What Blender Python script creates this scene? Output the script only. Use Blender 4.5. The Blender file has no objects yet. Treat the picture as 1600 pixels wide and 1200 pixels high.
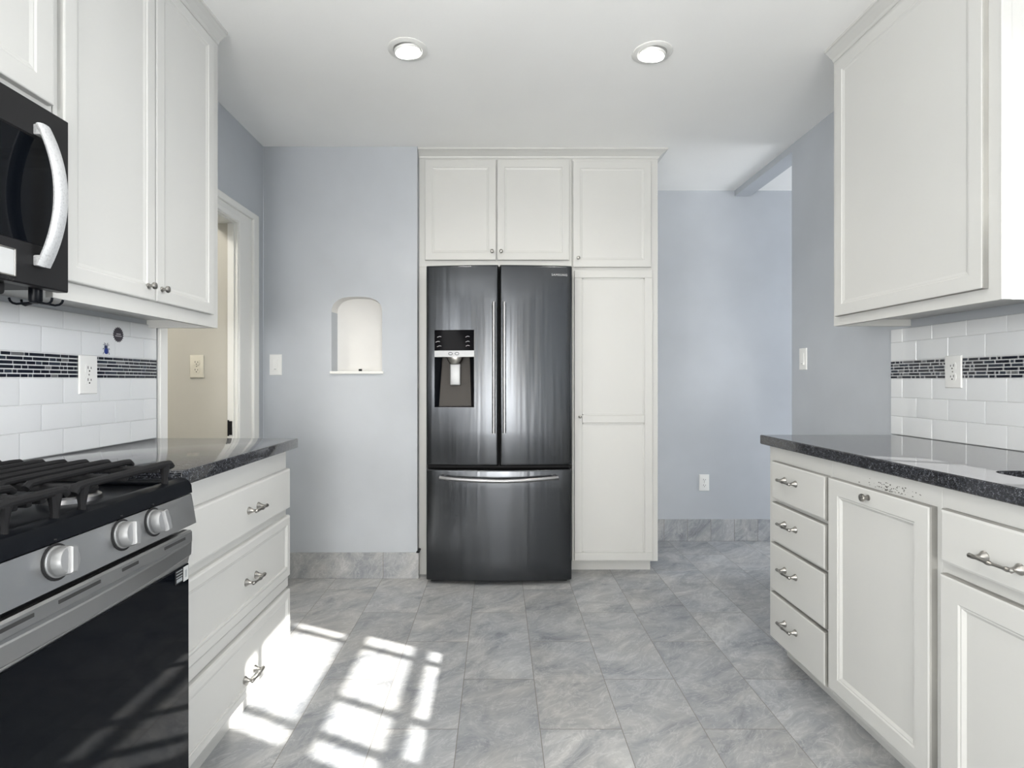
import bpy, bmesh, math, random
from mathutils import Vector, Matrix

random.seed(7)
S = bpy.context.scene
COL = S.collection

# ------------------------------------------------------------------ camera
# metres; x right, y away from the camera, z up
CAM_H = 1.13
F_PX = 857.0
cam_d = bpy.data.cameras.new('camera')
cam = bpy.data.objects.new('camera', cam_d)
COL.objects.link(cam)
cam.location = (0, 0, CAM_H)
cam.rotation_euler = (math.radians(90), 0, 0)
cam_d.sensor_fit = 'HORIZONTAL'
cam_d.sensor_width = 36
cam_d.lens = F_PX / 1600 * 36
cam_d.shift_x = (800 - 778) / 1600
cam_d.shift_y = -(600 - 595) / 1600
cam_d.clip_start = 0.02
S.camera = cam

# ------------------------------------------------------------------ exposure, world, sun, daylight
S.view_settings.view_transform = 'Standard'
S.view_settings.look = 'None'
S.view_settings.gamma = 1
S.view_settings.use_curve_mapping = False
S.view_settings.exposure = 0.54

world = bpy.data.worlds.new('sky')
S.world = world
world.use_nodes = True
bg = world.node_tree.nodes['Background']
bg.inputs['Color'].default_value = (0.88, 0.94, 1.0, 1)
bg.inputs['Strength'].default_value = 1.6

sun_d = bpy.data.lights.new('sun', 'SUN')
sun = bpy.data.objects.new('sun', sun_d)
COL.objects.link(sun)
sun_d.energy = 16.0
sun_d.angle = math.radians(0.6)
sun_d.color = (1.0, 0.97, 0.92)
SUN_DIR = Vector((-1.0, 0.464, -0.68))
sun.rotation_euler = SUN_DIR.to_track_quat('-Z', 'Y').to_euler()
sun.location = (6, -2, 5)


def area(name, loc, direction, sx, sy, power, color=(1, 1, 1)):
    d = bpy.data.lights.new(name, 'AREA')
    d.shape = 'RECTANGLE'
    d.size, d.size_y = sx, sy
    d.energy = power
    d.color = color
    o = bpy.data.objects.new(name, d)
    COL.objects.link(o)
    o.location = loc
    o.rotation_euler = Vector(direction).to_track_quat('-Z', 'Y').to_euler()
    return o


# daylight entering by the glazed doors behind the camera, the sink window and the next room's window
area('daylight_glazed_doors', (0.1, -4.70, 1.22), (0, 1, 0.45), 2.5, 2.0, 225, (1.0, 0.99, 0.97))
area('fill_light_left', (-1.48, -0.4, 1.5), (1, 0.6, 0.8), 1.3, 1.2, 54, (1.0, 0.99, 0.97))  # added fill from an unseen opening, brightens the right cabinets and ceiling
area('daylight_sink_window', (3.4, 0.85, 1.75), (-1, 0.15, -0.1), 0.9, 1.2, 130, (0.97, 0.98, 1.0))
area('daylight_next_room', (4.16, 3.1, 1.25), (-1, 0, -0.1), 1.1, 1.2, 26, (0.95, 0.97, 1.0))


# ------------------------------------------------------------------ materials
def mat(name, color, rough=0.5, metal=0.0, spec=0.5, coat=0.0):
    m = bpy.data.materials.new(name)
    m.use_nodes = True
    b = m.node_tree.nodes['Principled BSDF']
    b.inputs['Base Color'].default_value = (*color, 1)
    b.inputs['Roughness'].default_value = rough
    b.inputs['Metallic'].default_value = metal
    b.inputs['Specular IOR Level'].default_value = spec
    b.inputs['Coat Weight'].default_value = coat
    return m


def nodes(m):
    nt = m.node_tree
    return nt, nt.nodes, nt.links, nt.nodes['Principled BSDF']


def add(nt, typ, **kw):
    n = nt.nodes.new(typ)
    for k, v in kw.items():
        setattr(n, k, v)
    return n


def math_node(nt, op, a, b=None):
    n = nt.nodes.new('ShaderNodeMath')
    n.operation = op
    for i, v in enumerate((a, b)):
        if v is None:
            continue
        if isinstance(v, (int, float)):
            n.inputs[i].default_value = v
        else:
            nt.links.new(v, n.inputs[i])
    return n.outputs[0]


def ramp(nt, fac, stops):
    r = nt.nodes.new('ShaderNodeValToRGB')
    el = r.color_ramp.elements
    while len(el) < len(stops):
        el.new(0.5)
    for e, (p, c) in zip(el, stops):
        e.position = p
        e.color = (*c, 1)
    nt.links.new(fac, r.inputs['Fac'])
    return r.outputs['Color']


def noise(nt, vec, scale, detail=4, rough=0.55, dist=0.0):
    n = nt.nodes.new('ShaderNodeTexNoise')
    n.inputs['Scale'].default_value = scale
    n.inputs['Detail'].default_value = detail
    n.inputs['Roughness'].default_value = rough
    n.inputs['Distortion'].default_value = dist
    if vec is not None:
        nt.links.new(vec, n.inputs['Vector'])
    return n.outputs['Fac']


def painted(name, color, rough, var=0.04, bump=0.02, scale=60):
    """wall or wood paint with a faint roller texture"""
    m = mat(name, color, rough)
    nt, N, L, b = nodes(m)
    geo = add(nt, 'ShaderNodeNewGeometry')
    f = noise(nt, geo.outputs['Position'], 2.3, 3)
    lo = tuple(c * (1 - var) for c in color)
    hi = tuple(min(1, c * (1 + var)) for c in color)
    L.new(ramp(nt, f, [(0.35, lo), (0.65, hi)]), b.inputs['Base Color'])
    f2 = noise(nt, geo.outputs['Position'], scale, 4)
    bp = add(nt, 'ShaderNodeBump')
    bp.inputs['Strength'].default_value = bump
    bp.inputs['Distance'].default_value = 0.01
    L.new(f2, bp.inputs['Height'])
    L.new(bp.outputs['Normal'], b.inputs['Normal'])
    return m


M = {}
M['wall'] = painted('blue grey wall paint', (0.47, 0.495, 0.527), 0.55)
M['ceiling'] = painted('white ceiling paint', (0.92, 0.92, 0.905), 0.7, 0.01, 0.03, 90)
M['white'] = painted('white cabinet paint', (0.57, 0.57, 0.55), 0.38, 0.012, 0.01, 40)
M['trimwhite'] = painted('white trim paint', (0.76, 0.76, 0.735), 0.4, 0.01, 0.01, 40)
M['edge'] = painted('dark grey cabinet edge', (0.30, 0.295, 0.275), 0.6, 0.25, 0.02, 40)  # darker grey on the narrow side faces of the right-hand fronts
M['beige'] = painted('beige hall paint', (0.49, 0.475, 0.425), 0.6)
M['niche'] = painted('white niche paint', (0.73, 0.72, 0.70), 0.6)
M['plastic'] = mat('white plastic', (0.80, 0.80, 0.78), 0.35)
M['almond'] = mat('almond plastic', (0.66, 0.63, 0.54), 0.4)
M['slot'] = mat('dark slot', (0.03, 0.03, 0.03), 0.6)
M['black'] = mat('black enamel', (0.005, 0.006, 0.008), 0.3, 0, 0.1)
M['matte_black'] = mat('matte black plastic', (0.015, 0.015, 0.016), 0.55, 0, 0.25)
M['iron'] = mat('cast iron', (0.014, 0.014, 0.015), 0.55, 0, 0.12)
M['glass_black'] = mat('black glass', (0.003, 0.004, 0.006), 0.04, 0, 0.13)
M['display'] = mat('dark display glass', (0.004, 0.004, 0.005), 0.08, 0, 0.02)
M['nickel'] = mat('brushed nickel', (0.34, 0.33, 0.31), 0.28, 1.0)
M['chrome'] = mat('polished steel', (0.36, 0.36, 0.37), 0.3, 1.0)
M['silver_plastic'] = mat('silver plastic', (0.33, 0.335, 0.34), 0.42, 0.6)
M['tile'] = mat('white glazed tile', (0.72, 0.735, 0.745), 0.16)
M['grout'] = mat('pale grout', (0.62, 0.63, 0.63), 0.8)
M['mosaic_dark'] = mat('black glass mosaic', (0.008, 0.011, 0.020), 0.12)
M['mosaic_navy'] = mat('charcoal glass mosaic', (0.022, 0.03, 0.045), 0.15)
M['mosaic_grey'] = mat('grey stone mosaic', (0.12, 0.125, 0.13), 0.3)
M['lamp'] = mat('lit lamp glass', (1, 1, 1), 0.5)
_b = M['lamp'].node_tree.nodes['Principled BSDF']
_b.inputs['Emission Color'].default_value = (1.0, 0.97, 0.92, 1)
_b.inputs['Emission Strength'].default_value = 9
M['sticker_dark'] = mat('dark purple sticker', (0.035, 0.03, 0.042), 0.4)
M['sticker_ink'] = mat('pale sticker ink', (0.42, 0.40, 0.42), 0.5)
M['bug_blue'] = mat('blue beetle print', (0.016, 0.035, 0.20), 0.3)
M['bug_dark'] = mat('dark blue beetle print', (0.02, 0.03, 0.08), 0.3)
M['label_white'] = mat('white label', (0.52, 0.53, 0.53), 0.5)
M['label_grey'] = mat('grey label ink', (0.30, 0.32, 0.33), 0.5)
M['brown_grey'] = mat('taupe dispenser liner', (0.055, 0.049, 0.043), 0.35, 0, 0.15)
M['chip'] = mat('chipped paint showing dark wood', (0.10, 0.095, 0.085), 0.8)
M['red'] = mat('red mark', (0.35, 0.05, 0.05), 0.5)

# grey stainless steel with vertical brushing
m = M['steel'] = mat('dark stainless steel', (0.075, 0.079, 0.085), 0.22, 1.0)
nt, N, L, b = nodes(m)
geo = add(nt, 'ShaderNodeNewGeometry')
mp = add(nt, 'ShaderNodeMapping')
mp.inputs['Scale'].default_value = (9.0, 9.0, 0.35)
L.new(geo.outputs['Position'], mp.inputs['Vector'])
f = noise(nt, mp.outputs['Vector'], 1.0, 3, 0.5)
mr = add(nt, 'ShaderNodeMapRange')
mr.inputs['To Min'].default_value = 0.17
mr.inputs['To Max'].default_value = 0.27
L.new(f, mr.inputs['Value'])
L.new(mr.outputs['Result'], b.inputs['Roughness'])
mp2 = add(nt, 'ShaderNodeMapping')
mp2.inputs['Scale'].default_value = (16.0, 16.0, 0.7)
L.new(geo.outputs['Position'], mp2.inputs['Vector'])
f2 = noise(nt, mp2.outputs['Vector'], 1.0, 2, 0.5)
bp = add(nt, 'ShaderNodeBump')
bp.inputs['Strength'].default_value = 0.20
bp.inputs['Distance'].default_value = 0.012
L.new(f2, bp.inputs['Height'])
L.new(bp.outputs['Normal'], b.inputs['Normal'])

m = M['range_steel'] = mat('range stainless steel', (0.46, 0.465, 0.47), 0.3, 1.0)
nt, N, L, b = nodes(m)
geo = add(nt, 'ShaderNodeNewGeometry')
mp = add(nt, 'ShaderNodeMapping')
mp.inputs['Scale'].default_value = (30, 2.0, 300)
L.new(geo.outputs['Position'], mp.inputs['Vector'])
f = noise(nt, mp.outputs['Vector'], 1.0, 2)
mr = add(nt, 'ShaderNodeMapRange')
mr.inputs['To Min'].default_value = 0.26
mr.inputs['To Max'].default_value = 0.38
L.new(f, mr.inputs['Value'])
L.new(mr.outputs['Result'], b.inputs['Roughness'])

# scuffed black microwave shell
m = M['scuffed'] = mat('scuffed black shell', (0.02, 0.02, 0.021), 0.4, 0, 0.25)
nt, N, L, b = nodes(m)
geo = add(nt, 'ShaderNodeNewGeometry')
f1 = noise(nt, geo.outputs['Position'], 150, 4, 0.7)
f2 = noise(nt, geo.outputs['Position'], 7, 2, 0.5)
f = math_node(nt, 'MULTIPLY', f1, f2)
L.new(ramp(nt, f, [(0.38, (0.012, 0.012, 0.013)), (0.45, (0.14, 0.13, 0.12))]), b.inputs['Base Color'])

# worn silver handle of the microwave
m = M['worn_silver'] = mat('worn silver coating', (0.62, 0.63, 0.64), 0.42, 0.35)
nt, N, L, b = nodes(m)
geo = add(nt, 'ShaderNodeNewGeometry')
f1 = noise(nt, geo.outputs['Position'], 220, 5, 0.7)
L.new(ramp(nt, f1, [(0.30, (0.40, 0.41, 0.42)), (0.5, (0.60, 0.61, 0.62))]), b.inputs['Base Color'])

# black granite
m = M['granite'] = mat('black speckled granite', (0.02, 0.02, 0.025), 0.07)
nt, N, L, b = nodes(m)
geo = add(nt, 'ShaderNodeNewGeometry')
vo = add(nt, 'ShaderNodeTexVoronoi')
vo.inputs['Scale'].default_value = 420
L.new(geo.outputs['Position'], vo.inputs['Vector'])
sep = add(nt, 'ShaderNodeSeparateColor')
L.new(vo.outputs['Color'], sep.inputs['Color'])
n1 = noise(nt, geo.outputs['Position'], 110, 3, 0.6)
b.inputs['Sheen Weight'].default_value = 0.07
b.inputs['Sheen Roughness'].default_value = 0.6
fm = math_node(nt, 'MULTIPLY', sep.outputs['Red'], n1)
L.new(ramp(nt, fm, [(0.20, (0.005, 0.0055, 0.008)), (0.40, (0.028, 0.031, 0.040)), (0.60, (0.15, 0.16, 0.175))]), b.inputs['Base Color'])
n2 = noise(nt, geo.outputs['Position'], 45, 2)
bp = add(nt, 'ShaderNodeBump')
bp.inputs['Strength'].default_value = 0.04
bp.inputs['Distance'].default_value = 0.004
L.new(n2, bp.inputs['Height'])
L.new(bp.outputs['Normal'], b.inputs['Normal'])


def marble(name, joints):
    """grey veined marble tile; joints=(row axis offset, pitch, length, offset) for floor tiling or None"""
    m = mat(name, (0.4, 0.4, 0.42), 0.3)
    nt, N, L, b = nodes(m)
    geo = add(nt, 'ShaderNodeNewGeometry')
    pos = geo.outputs['Position']
    sp = add(nt, 'ShaderNodeSeparateXYZ')
    L.new(pos, sp.inputs[0])
    x, y, z = sp.outputs
    if joints == 'floor':
        W, LEN = 0.2655, 0.5955
        cu = math_node(nt, 'DIVIDE', math_node(nt, 'SUBTRACT', x, -0.3945), W)
        ci = math_node(nt, 'FLOOR', cu)
        cf = math_node(nt, 'SUBTRACT', cu, ci)
        par = math_node(nt, 'FLOORED_MODULO', ci, 2.0)
        vv = math_node(nt, 'DIVIDE', math_node(nt, 'SUBTRACT', y, 2.375), LEN)
        vv = math_node(nt, 'ADD', vv, math_node(nt, 'MULTIPLY', par, 0.5))
        vi = math_node(nt, 'FLOOR', vv)
        vf = math_node(nt, 'SUBTRACT', vv, vi)
        dx = math_node(nt, 'MULTIPLY', math_node(nt, 'MINIMUM', cf, math_node(nt, 'SUBTRACT', 1.0, cf)), W)
        dy = math_node(nt, 'MULTIPLY', math_node(nt, 'MINIMUM', vf, math_node(nt, 'SUBTRACT', 1.0, vf)), LEN)
        d = math_node(nt, 'MINIMUM', dx, dy)
    else:
        ci = math_node(nt, 'FLOOR', math_node(nt, 'DIVIDE', math_node(nt, 'SUBTRACT', x, joints[0]), joints[1]))
        cu = math_node(nt, 'DIVIDE', math_node(nt, 'SUBTRACT', x, joints[0]), joints[1])
        cf = math_node(nt, 'SUBTRACT', cu, ci)
        vi = None
        d = math_node(nt, 'MULTIPLY', math_node(nt, 'MINIMUM', cf, math_node(nt, 'SUBTRACT', 1.0, cf)), joints[1])
    cb = add(nt, 'ShaderNodeCombineXYZ')
    L.new(ci, cb.inputs[0])
    if vi is not None:
        L.new(vi, cb.inputs[1])
    wn = add(nt, 'ShaderNodeTexWhiteNoise')
    L.new(cb.outputs[0], wn.inputs['Vector'])
    off = add(nt, 'ShaderNodeVectorMath', operation='SCALE')
    L.new(wn.outputs['Color'], off.inputs[0])
    off.inputs['Scale'].default_value = 7.0
    va = add(nt, 'ShaderNodeVectorMath', operation='ADD')
    L.new(pos, va.inputs[0])
    L.new(off.outputs[0], va.inputs[1])
    mp = add(nt, 'ShaderNodeMapping')
    mp0 = add(nt, 'ShaderNodeMapping')
    mp0.inputs['Rotation'].default_value = (0, 0, math.radians(-38)) if joints == 'floor' else (0, math.radians(52), 0)
    L.new(va.outputs[0], mp0.inputs['Vector'])
    mp.inputs['Scale'].default_value = (2.5, 4.9, 4.9)
    L.new(mp0.outputs[0], mp.inputs['Vector'])
    f = noise(nt, mp.outputs['Vector'], 1.4, 12, 0.72, 1.0)
    col = ramp(nt, f, [(0.30, (0.175, 0.185, 0.20)), (0.42, (0.29, 0.30, 0.315)),
                       (0.54, (0.385, 0.39, 0.395)), (0.70, (0.53, 0.53, 0.52))])
    # thin pale veins
    f2 = noise(nt, mp.outputs['Vector'], 2.8, 6, 0.6, 1.4)
    ab = math_node(nt, 'ABSOLUTE', math_node(nt, 'SUBTRACT', f2, 0.5))
    vein = ramp(nt, ab, [(0.0, (0.5, 0.5, 0.5)), (0.022, (0.0, 0.0, 0.0))])
    mx = add(nt, 'ShaderNodeMix', data_type='RGBA', blend_type='SCREEN')
    mx.inputs[0].default_value = 0.30
    L.new(col, mx.inputs[6])
    L.new(vein, mx.inputs[7])
    # warmer and cooler clouds
    fw_ = noise(nt, va.outputs[0], 2.2, 3)
    tint = ramp(nt, fw_, [(0.36, (0.985, 1.0, 1.02)), (0.64, (1.02, 1.005, 0.98))])
    mt = add(nt, 'ShaderNodeMix', data_type='RGBA', blend_type='MULTIPLY')
    mt.inputs[0].default_value = 1.0
    L.new(mx.outputs[2], mt.inputs[6])
    L.new(tint, mt.inputs[7])
    mx = mt
    # tile to tile tone
    hv = add(nt, 'ShaderNodeHueSaturation')
    mr = add(nt, 'ShaderNodeMapRange')
    mr.inputs['To Min'].default_value = 0.92
    mr.inputs['To Max'].default_value = 1.10
    L.new(wn.outputs['Value'], mr.inputs['Value'])
    L.new(mr.outputs['Result'], hv.inputs['Value'])
    L.new(mx.outputs[2], hv.inputs['Color'])
    jt = math_node(nt, 'LESS_THAN', d, 0.0014)
    mj = add(nt, 'ShaderNodeMix', data_type='RGBA')
    L.new(jt, mj.inputs[0])
    L.new(hv.outputs['Color'], mj.inputs[6])
    mj.inputs[7].default_value = (0.21, 0.20, 0.185, 1)
    L.new(mj.outputs[2], b.inputs['Base Color'])
    mrr = add(nt, 'ShaderNodeMapRange')
    mrr.inputs['To Min'].default_value = 0.30
    mrr.inputs['To Max'].default_value = 0.46
    L.new(f2, mrr.inputs['Value'])
    L.new(mrr.outputs['Result'], b.inputs['Roughness'])
    bp = add(nt, 'ShaderNodeBump')
    bp.inputs['Strength'].default_value = 0.25
    bp.inputs['Distance'].default_value = 0.002
    L.new(math_node(nt, 'SUBTRACT', math_node(nt, 'MULTIPLY', f, 0.5), jt), bp.inputs['Height'])
    L.new(bp.outputs['Normal'], b.inputs['Normal'])
    return m


M['floor'] = marble('grey marble floor tile', 'floor')
M['base_left'] = marble('grey marble skirting tile', (-0.655, 0.6))
M['base_alcove'] = marble('grey marble alcove skirting tile', (1.5, 0.165))

m = M['curtain'] = bpy.data.materials.new('sheer curtain')
m.use_nodes = True
nt = m.node_tree
for n in list(nt.nodes):
    nt.nodes.remove(n)
out = nt.nodes.new('ShaderNodeOutputMaterial')
df = nt.nodes.new('ShaderNodeBsdfDiffuse'); df.inputs['Color'].default_value = (0.72, 0.69, 0.62, 1)
tl = nt.nodes.new('ShaderNodeBsdfTranslucent'); tl.inputs['Color'].default_value = (0.80, 0.77, 0.70, 1)
ms = nt.nodes.new('ShaderNodeMixShader'); ms.inputs[0].default_value = 0.6
nt.links.new(df.outputs[0], ms.inputs[1]); nt.links.new(tl.outputs[0], ms.inputs[2]); nt.links.new(ms.outputs[0], out.inputs['Surface'])

# clear window glass that lets the sun straight through
m = M['pane'] = bpy.data.materials.new('window glass')
m.use_nodes = True
nt = m.node_tree
for n in list(nt.nodes):
    nt.nodes.remove(n)
out = nt.nodes.new('ShaderNodeOutputMaterial')
tr = nt.nodes.new('ShaderNodeBsdfTransparent')
gl = nt.nodes.new('ShaderNodeBsdfGlossy')
gl.inputs['Roughness'].default_value = 0.02
fr = nt.nodes.new('ShaderNodeFresnel')
fr.inputs['IOR'].default_value = 1.45
ms = nt.nodes.new('ShaderNodeMixShader')
nt.links.new(fr.outputs[0], ms.inputs[0])
nt.links.new(tr.outputs[0], ms.inputs[1])
nt.links.new(gl.outputs[0], ms.inputs[2])
nt.links.new(ms.outputs[0], out.inputs['Surface'])


# ------------------------------------------------------------------ mesh helpers
def box(bm, x0, x1, y0, y1, z0, z1, bev=0.0, seg=2, mi=0):
    if x1 < x0: x0, x1 = x1, x0
    if y1 < y0: y0, y1 = y1, y0
    if z1 < z0: z0, z1 = z1, z0
    t = bmesh.new()
    r = bmesh.ops.create_cube(t, size=1)
    for v in r['verts']:
        v.co = Vector(((x0 + x1) / 2 + v.co.x * (x1 - x0), (y0 + y1) / 2 + v.co.y * (y1 - y0), (z0 + z1) / 2 + v.co.z * (z1 - z0)))
    if bev > 0:
        bev = min(bev, (x1 - x0) * 0.45, (y1 - y0) * 0.45, (z1 - z0) * 0.45)
        bmesh.ops.bevel(t, geom=list(t.edges), offset=bev, segments=seg, affect='EDGES', profile=0.5)
    for f in t.faces:
        f.material_index = mi
    me = bpy.data.meshes.new('tmp')
    t.to_mesh(me)
    t.free()
    bm.from_mesh(me)
    bpy.data.meshes.remove(me)


def skin(bm, rings, cap0=True, cap1=True, mi=0, closed=True):
    vs = [[bm.verts.new(p) for p in r] for r in rings]
    n = len(rings[0])
    for a, b in zip(vs, vs[1:]):
        for i in range(n if closed else n - 1):
            j = (i + 1) % n
            try:
                f = bm.faces.new((a[i], a[j], b[j], b[i]))
                f.material_index = mi
            except ValueError:
                pass
    if cap0:
        f = bm.faces.new(vs[0][::-1]); f.material_index = mi
    if cap1:
        f = bm.faces.new(vs[-1]); f.material_index = mi
    return vs


def sweep(bm, pts, radii, n=12, mi=0, flat=1.0, up=None):
    """tube along pts with a radius per point; flat squeezes it along the second frame axis"""
    pts = [Vector(p) for p in pts]
    if isinstance(radii, (int, float)):
        radii = [radii] * len(pts)
    rings = []
    ref = Vector(up) if up else None
    for i, p in enumerate(pts):
        t = (pts[min(i + 1, len(pts) - 1)] - pts[max(i - 1, 0)]).normalized()
        if ref is None:
            ref = Vector((0, 0, 1)) if abs(t.z) < 0.9 else Vector((1, 0, 0))
        a = (ref - t * ref.dot(t)).normalized()
        if not up:
            ref = a
        b = t.cross(a)
        rings.append([p + a * (math.cos(q) * radii[i] * flat) + b * (math.sin(q) * radii[i])
                      for q in [2 * math.pi * k / n for k in range(n)]])
    skin(bm, rings, mi=mi)


def lathe(bm, origin, axis, profile, n=24, mi=0):
    """profile: list of (distance along axis, radius)"""
    o = Vector(origin); ax = Vector(axis).normalized()
    a = ax.orthogonal().normalized(); b = ax.cross(a)
    rings = []
    for d, r in profile:
        rings.append([o + ax * d + a * (math.cos(q) * r) + b * (math.sin(q) * r) for q in [2 * math.pi * k / n for k in range(n)]])
    skin(bm, rings, mi=mi)


ORIGIN = {}


def finish(bm, name, mats, parent=None, smooth=True, keep_normals=False):
    """link bm as ONE mesh object with its origin at the middle of its base"""
    if not keep_normals:
        bmesh.ops.recalc_face_normals(bm, faces=bm.faces)
    xs = [v.co.x for v in bm.verts]; ys = [v.co.y for v in bm.verts]; zs = [v.co.z for v in bm.verts]
    c = Vector(((min(xs) + max(xs)) / 2, (min(ys) + max(ys)) / 2, min(zs)))
    for v in bm.verts:
        v.co -= c
    me = bpy.data.meshes.new(name)
    bm.to_mesh(me)
    bm.free()
    if not isinstance(mats, (list, tuple)):
        mats = [mats]
    for k in mats:
        me.materials.append(M[k])
    if smooth:
        me.polygons.foreach_set('use_smooth', [True] * len(me.polygons))
        me.set_sharp_from_angle(angle=math.radians(32))
    o = bpy.data.objects.new(name, me)
    COL.objects.link(o)
    ORIGIN[o.name] = c
    if parent is not None:
        o.parent = parent
        o.location = c - ORIGIN[parent.name]
    else:
        o.location = c
    return o


def thing(name, label, cat, loc, group=None):
    o = bpy.data.objects.new(name, None)
    o.empty_display_size = 0.05
    COL.objects.link(o)
    o.location = loc
    ORIGIN[o.name] = Vector(loc)
    return tag(o, label, cat, group)


def tag(o, label, cat, group=None):
    o['label'] = label
    o['category'] = cat
    if group:
        o['group'] = group
    return o


def structure(bm, name, mats, label=None, parent=None):
    o = finish(bm, name, mats, parent, smooth=False)
    if parent is None:
        o['kind'] = 'structure'
        if label:
            o['label'] = label
    return o


NB = bmesh.new
# frames: (u along the face, v up, w out of the face)
def left_face(X): return lambda u, v, w: Vector((X + w, u, v))      # faces +x
def right_face(X): return lambda u, v, w: Vector((X - w, u, v))     # faces -x
def front_face(Y): return lambda u, v, w: Vector((u, Y - w, v))     # faces the camera


def rect(F, u0, u1, v0, v1, w):
    return [F(u0, v0, w), F(u1, v0, w), F(u1, v1, w), F(u0, v1, w)]


def panel_rings(bm, F, u0, u1, v0, v1, t, frame=0.045, depth=0.0055, edge=0.004, raised=False, slope=0.011, edge_mi=0):
    """a door or drawer front: eased outer edge, flat frame, moulded step down to its panel"""
    def R(i, w): return rect(F, u0 + i, u1 - i, v0 + i, v1 - i, w)
    rings = [R(0, 0.0005), R(0, t - edge), R(edge * 0.3, t - edge * 0.3), R(edge, t)]
    if frame:
        rings += [R(frame - 0.004, t), R(frame, t - 0.003), R(frame + 0.003, t - 0.003), R(frame + slope, t - depth)]
        if raised:
            rings += [R(frame + slope + 0.02, t - depth), R(frame + slope + 0.035, t - 0.001)]
    skin(bm, rings[:3], cap1=False, mi=edge_mi)
    skin(bm, rings[2:], cap0=False)
    bmesh.ops.remove_doubles(bm, verts=bm.verts, dist=0.00005)


def pull(F, u, v, parent, half=0.05, label=None):
    """nickel pull: two flared posts and a waisted bar with a knot"""
    bm = NB()
    out = 0.026
    for s in (-1, 1):
        c = u + s * half * 0.76
        pr = [(0.0, 0.0125), (0.002, 0.0125), (0.006, 0.0095), (0.012, 0.0062), (0.018, 0.0042), (out, 0.0040)]
        o = F(c, v, 0); ax = F(c, v, 1) - o
        lathe(bm, o, ax, pr, 16)
    n = 26
    pts, rad = [], []
    for i in range(n + 1):
        s = -1 + 2 * i / n
        a = abs(s)
        r = 0.0036
        r += 0.0024 * math.exp(-(s / 0.13) ** 2)
        r += 0.0022 * math.exp(-((a - 0.76) / 0.10) ** 2)
        if a > 0.86:
            r = 0.0060 * math.sqrt(max(0.02, 1 - ((a - 0.93) / 0.075) ** 2))
        pts.append(F(u + s * half, v, out + 0.005 * (1 - a ** 2)))
        rad.append(r)
    sweep(bm, pts, rad, 10)
    o = finish(bm, 'handle', 'nickel', parent)
    return o


def knob(F, u, v, parent, r=0.0125):
    bm = NB()
    o = F(u, v, 0); ax = F(u, v, 1) - o
    lathe(bm, o, ax, [(0, r * 0.75), (0.002, r * 0.75), (0.004, r * 0.45), (0.012, r * 0.42), (0.016, r * 0.9), (0.019, r), (0.023, r * 0.92), (0.025, r * 0.6), (0.0258, r * 0.2)], 20)
    return finish(bm, 'knob', 'nickel', parent)


# ------------------------------------------------------------------ the room
CEIL = 2.473
XL, XR = -1.345, 1.672          # faces of the left and right walls
YB = 3.144                       # wall with the niche
YA = 3.874                       # alcove wall

bm = NB(); box(bm, -3.1, 4.3, -4.75, 4.02, -0.08, 0.0)
structure(bm, 'floor', 'floor')
bm = NB(); box(bm, -3.1, XR + 0.128, -4.75, 4.02, CEIL, CEIL + 0.1); box(bm, XR + 0.128, 4.3, 2.28, 4.02, CEIL, CEIL + 0.1)
structure(bm, 'ceiling', 'ceiling')

# left wall with the doorway
DY0, DY1, DZ = 2.205, 2.80, 1.945
bm = NB()
box(bm, XL - 0.12, XL, 0.3, DY0, 0, CEIL)
box(bm, XL - 0.12, XL, -4.6, -1.1, 0, CEIL)
box(bm, XL - 0.12, XL, -1.1, 0.3, 0, 0.85)
box(bm, XL - 0.12, XL, -1.1, 0.3, 2.15, CEIL)  # wall above the opening made for the added left fill light
box(bm, XL - 0.12, XL, DY0, DY1, DZ, CEIL)
box(bm, XL - 0.03, XL, DY1, YB - 0.0005, 0, CEIL)
structure(bm, 'wall_left', 'wall')

# hallway beyond the doorway
bm = NB()
box(bm, -2.75, XL - 0.03, 2.80, 2.92, 0, CEIL)
box(bm, -2.87, -2.75, 0.9, 2.92, 0, CEIL)
box(bm, -2.75, XL - 0.12, 0.9, 1.02, 0, CEIL)
structure(bm, 'wall_hall', 'beige')

# niche wall facing the camera
NX0, NX1, NZ0, NZS, NZT = -0.954, -0.664, 1.185, 1.525, 1.612
NDEP = 0.085
WX1 = -0.462
ncx, ns = (NX0 + NX1) / 2, (NX1 - NX0) / 2
arch = []
for k in range(25):
    a = math.pi * k / 24
    arch.append((ncx - math.copysign(abs(math.cos(a)) ** 0.72, math.cos(a)) * ns, NZS + (NZT - NZS) * math.sin(a) ** 0.85))
bm = NB()
def quad(pts, mi=0):
    f = bm.faces.new([bm.verts.new(p) for p in pts]); f.material_index = mi; return f
X0 = XL
quad([(X0, YB, 0), (WX1, YB, 0), (WX1, YB, NZ0), (X0, YB, NZ0)])
quad([(X0, YB, NZ0), (NX0, YB, NZ0), (NX0, YB, NZS), (X0, YB, NZS)])
quad([(NX1, YB, NZ0), (WX1, YB, NZ0), (WX1, YB, NZS), (NX1, YB, NZS)])
for k in range(24):                                    # strips above the arch
    (xa, za), (xb, zb) = arch[k], arch[k + 1]
    quad([(xa, YB, za), (xb, YB, zb), (xb, YB, CEIL), (xa, YB, CEIL)])
quad([(X0, YB, NZS), (NX0, YB, NZS), (NX0, YB, CEIL), (X0, YB, CEIL)])
quad([(NX1, YB, NZS), (WX1, YB, NZS), (WX1, YB, CEIL), (NX1, YB, CEIL)])
quad([(WX1, YB, 0), (WX1, YA, 0), (WX1, YA, CEIL), (WX1, YB, CEIL)])       # end of the wall beside the fridge
def bk(x): return ncx + (x - ncx) * 0.93
prof = [(NX0, NZ0)] + arch + [(NX1, NZ0)]
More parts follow.
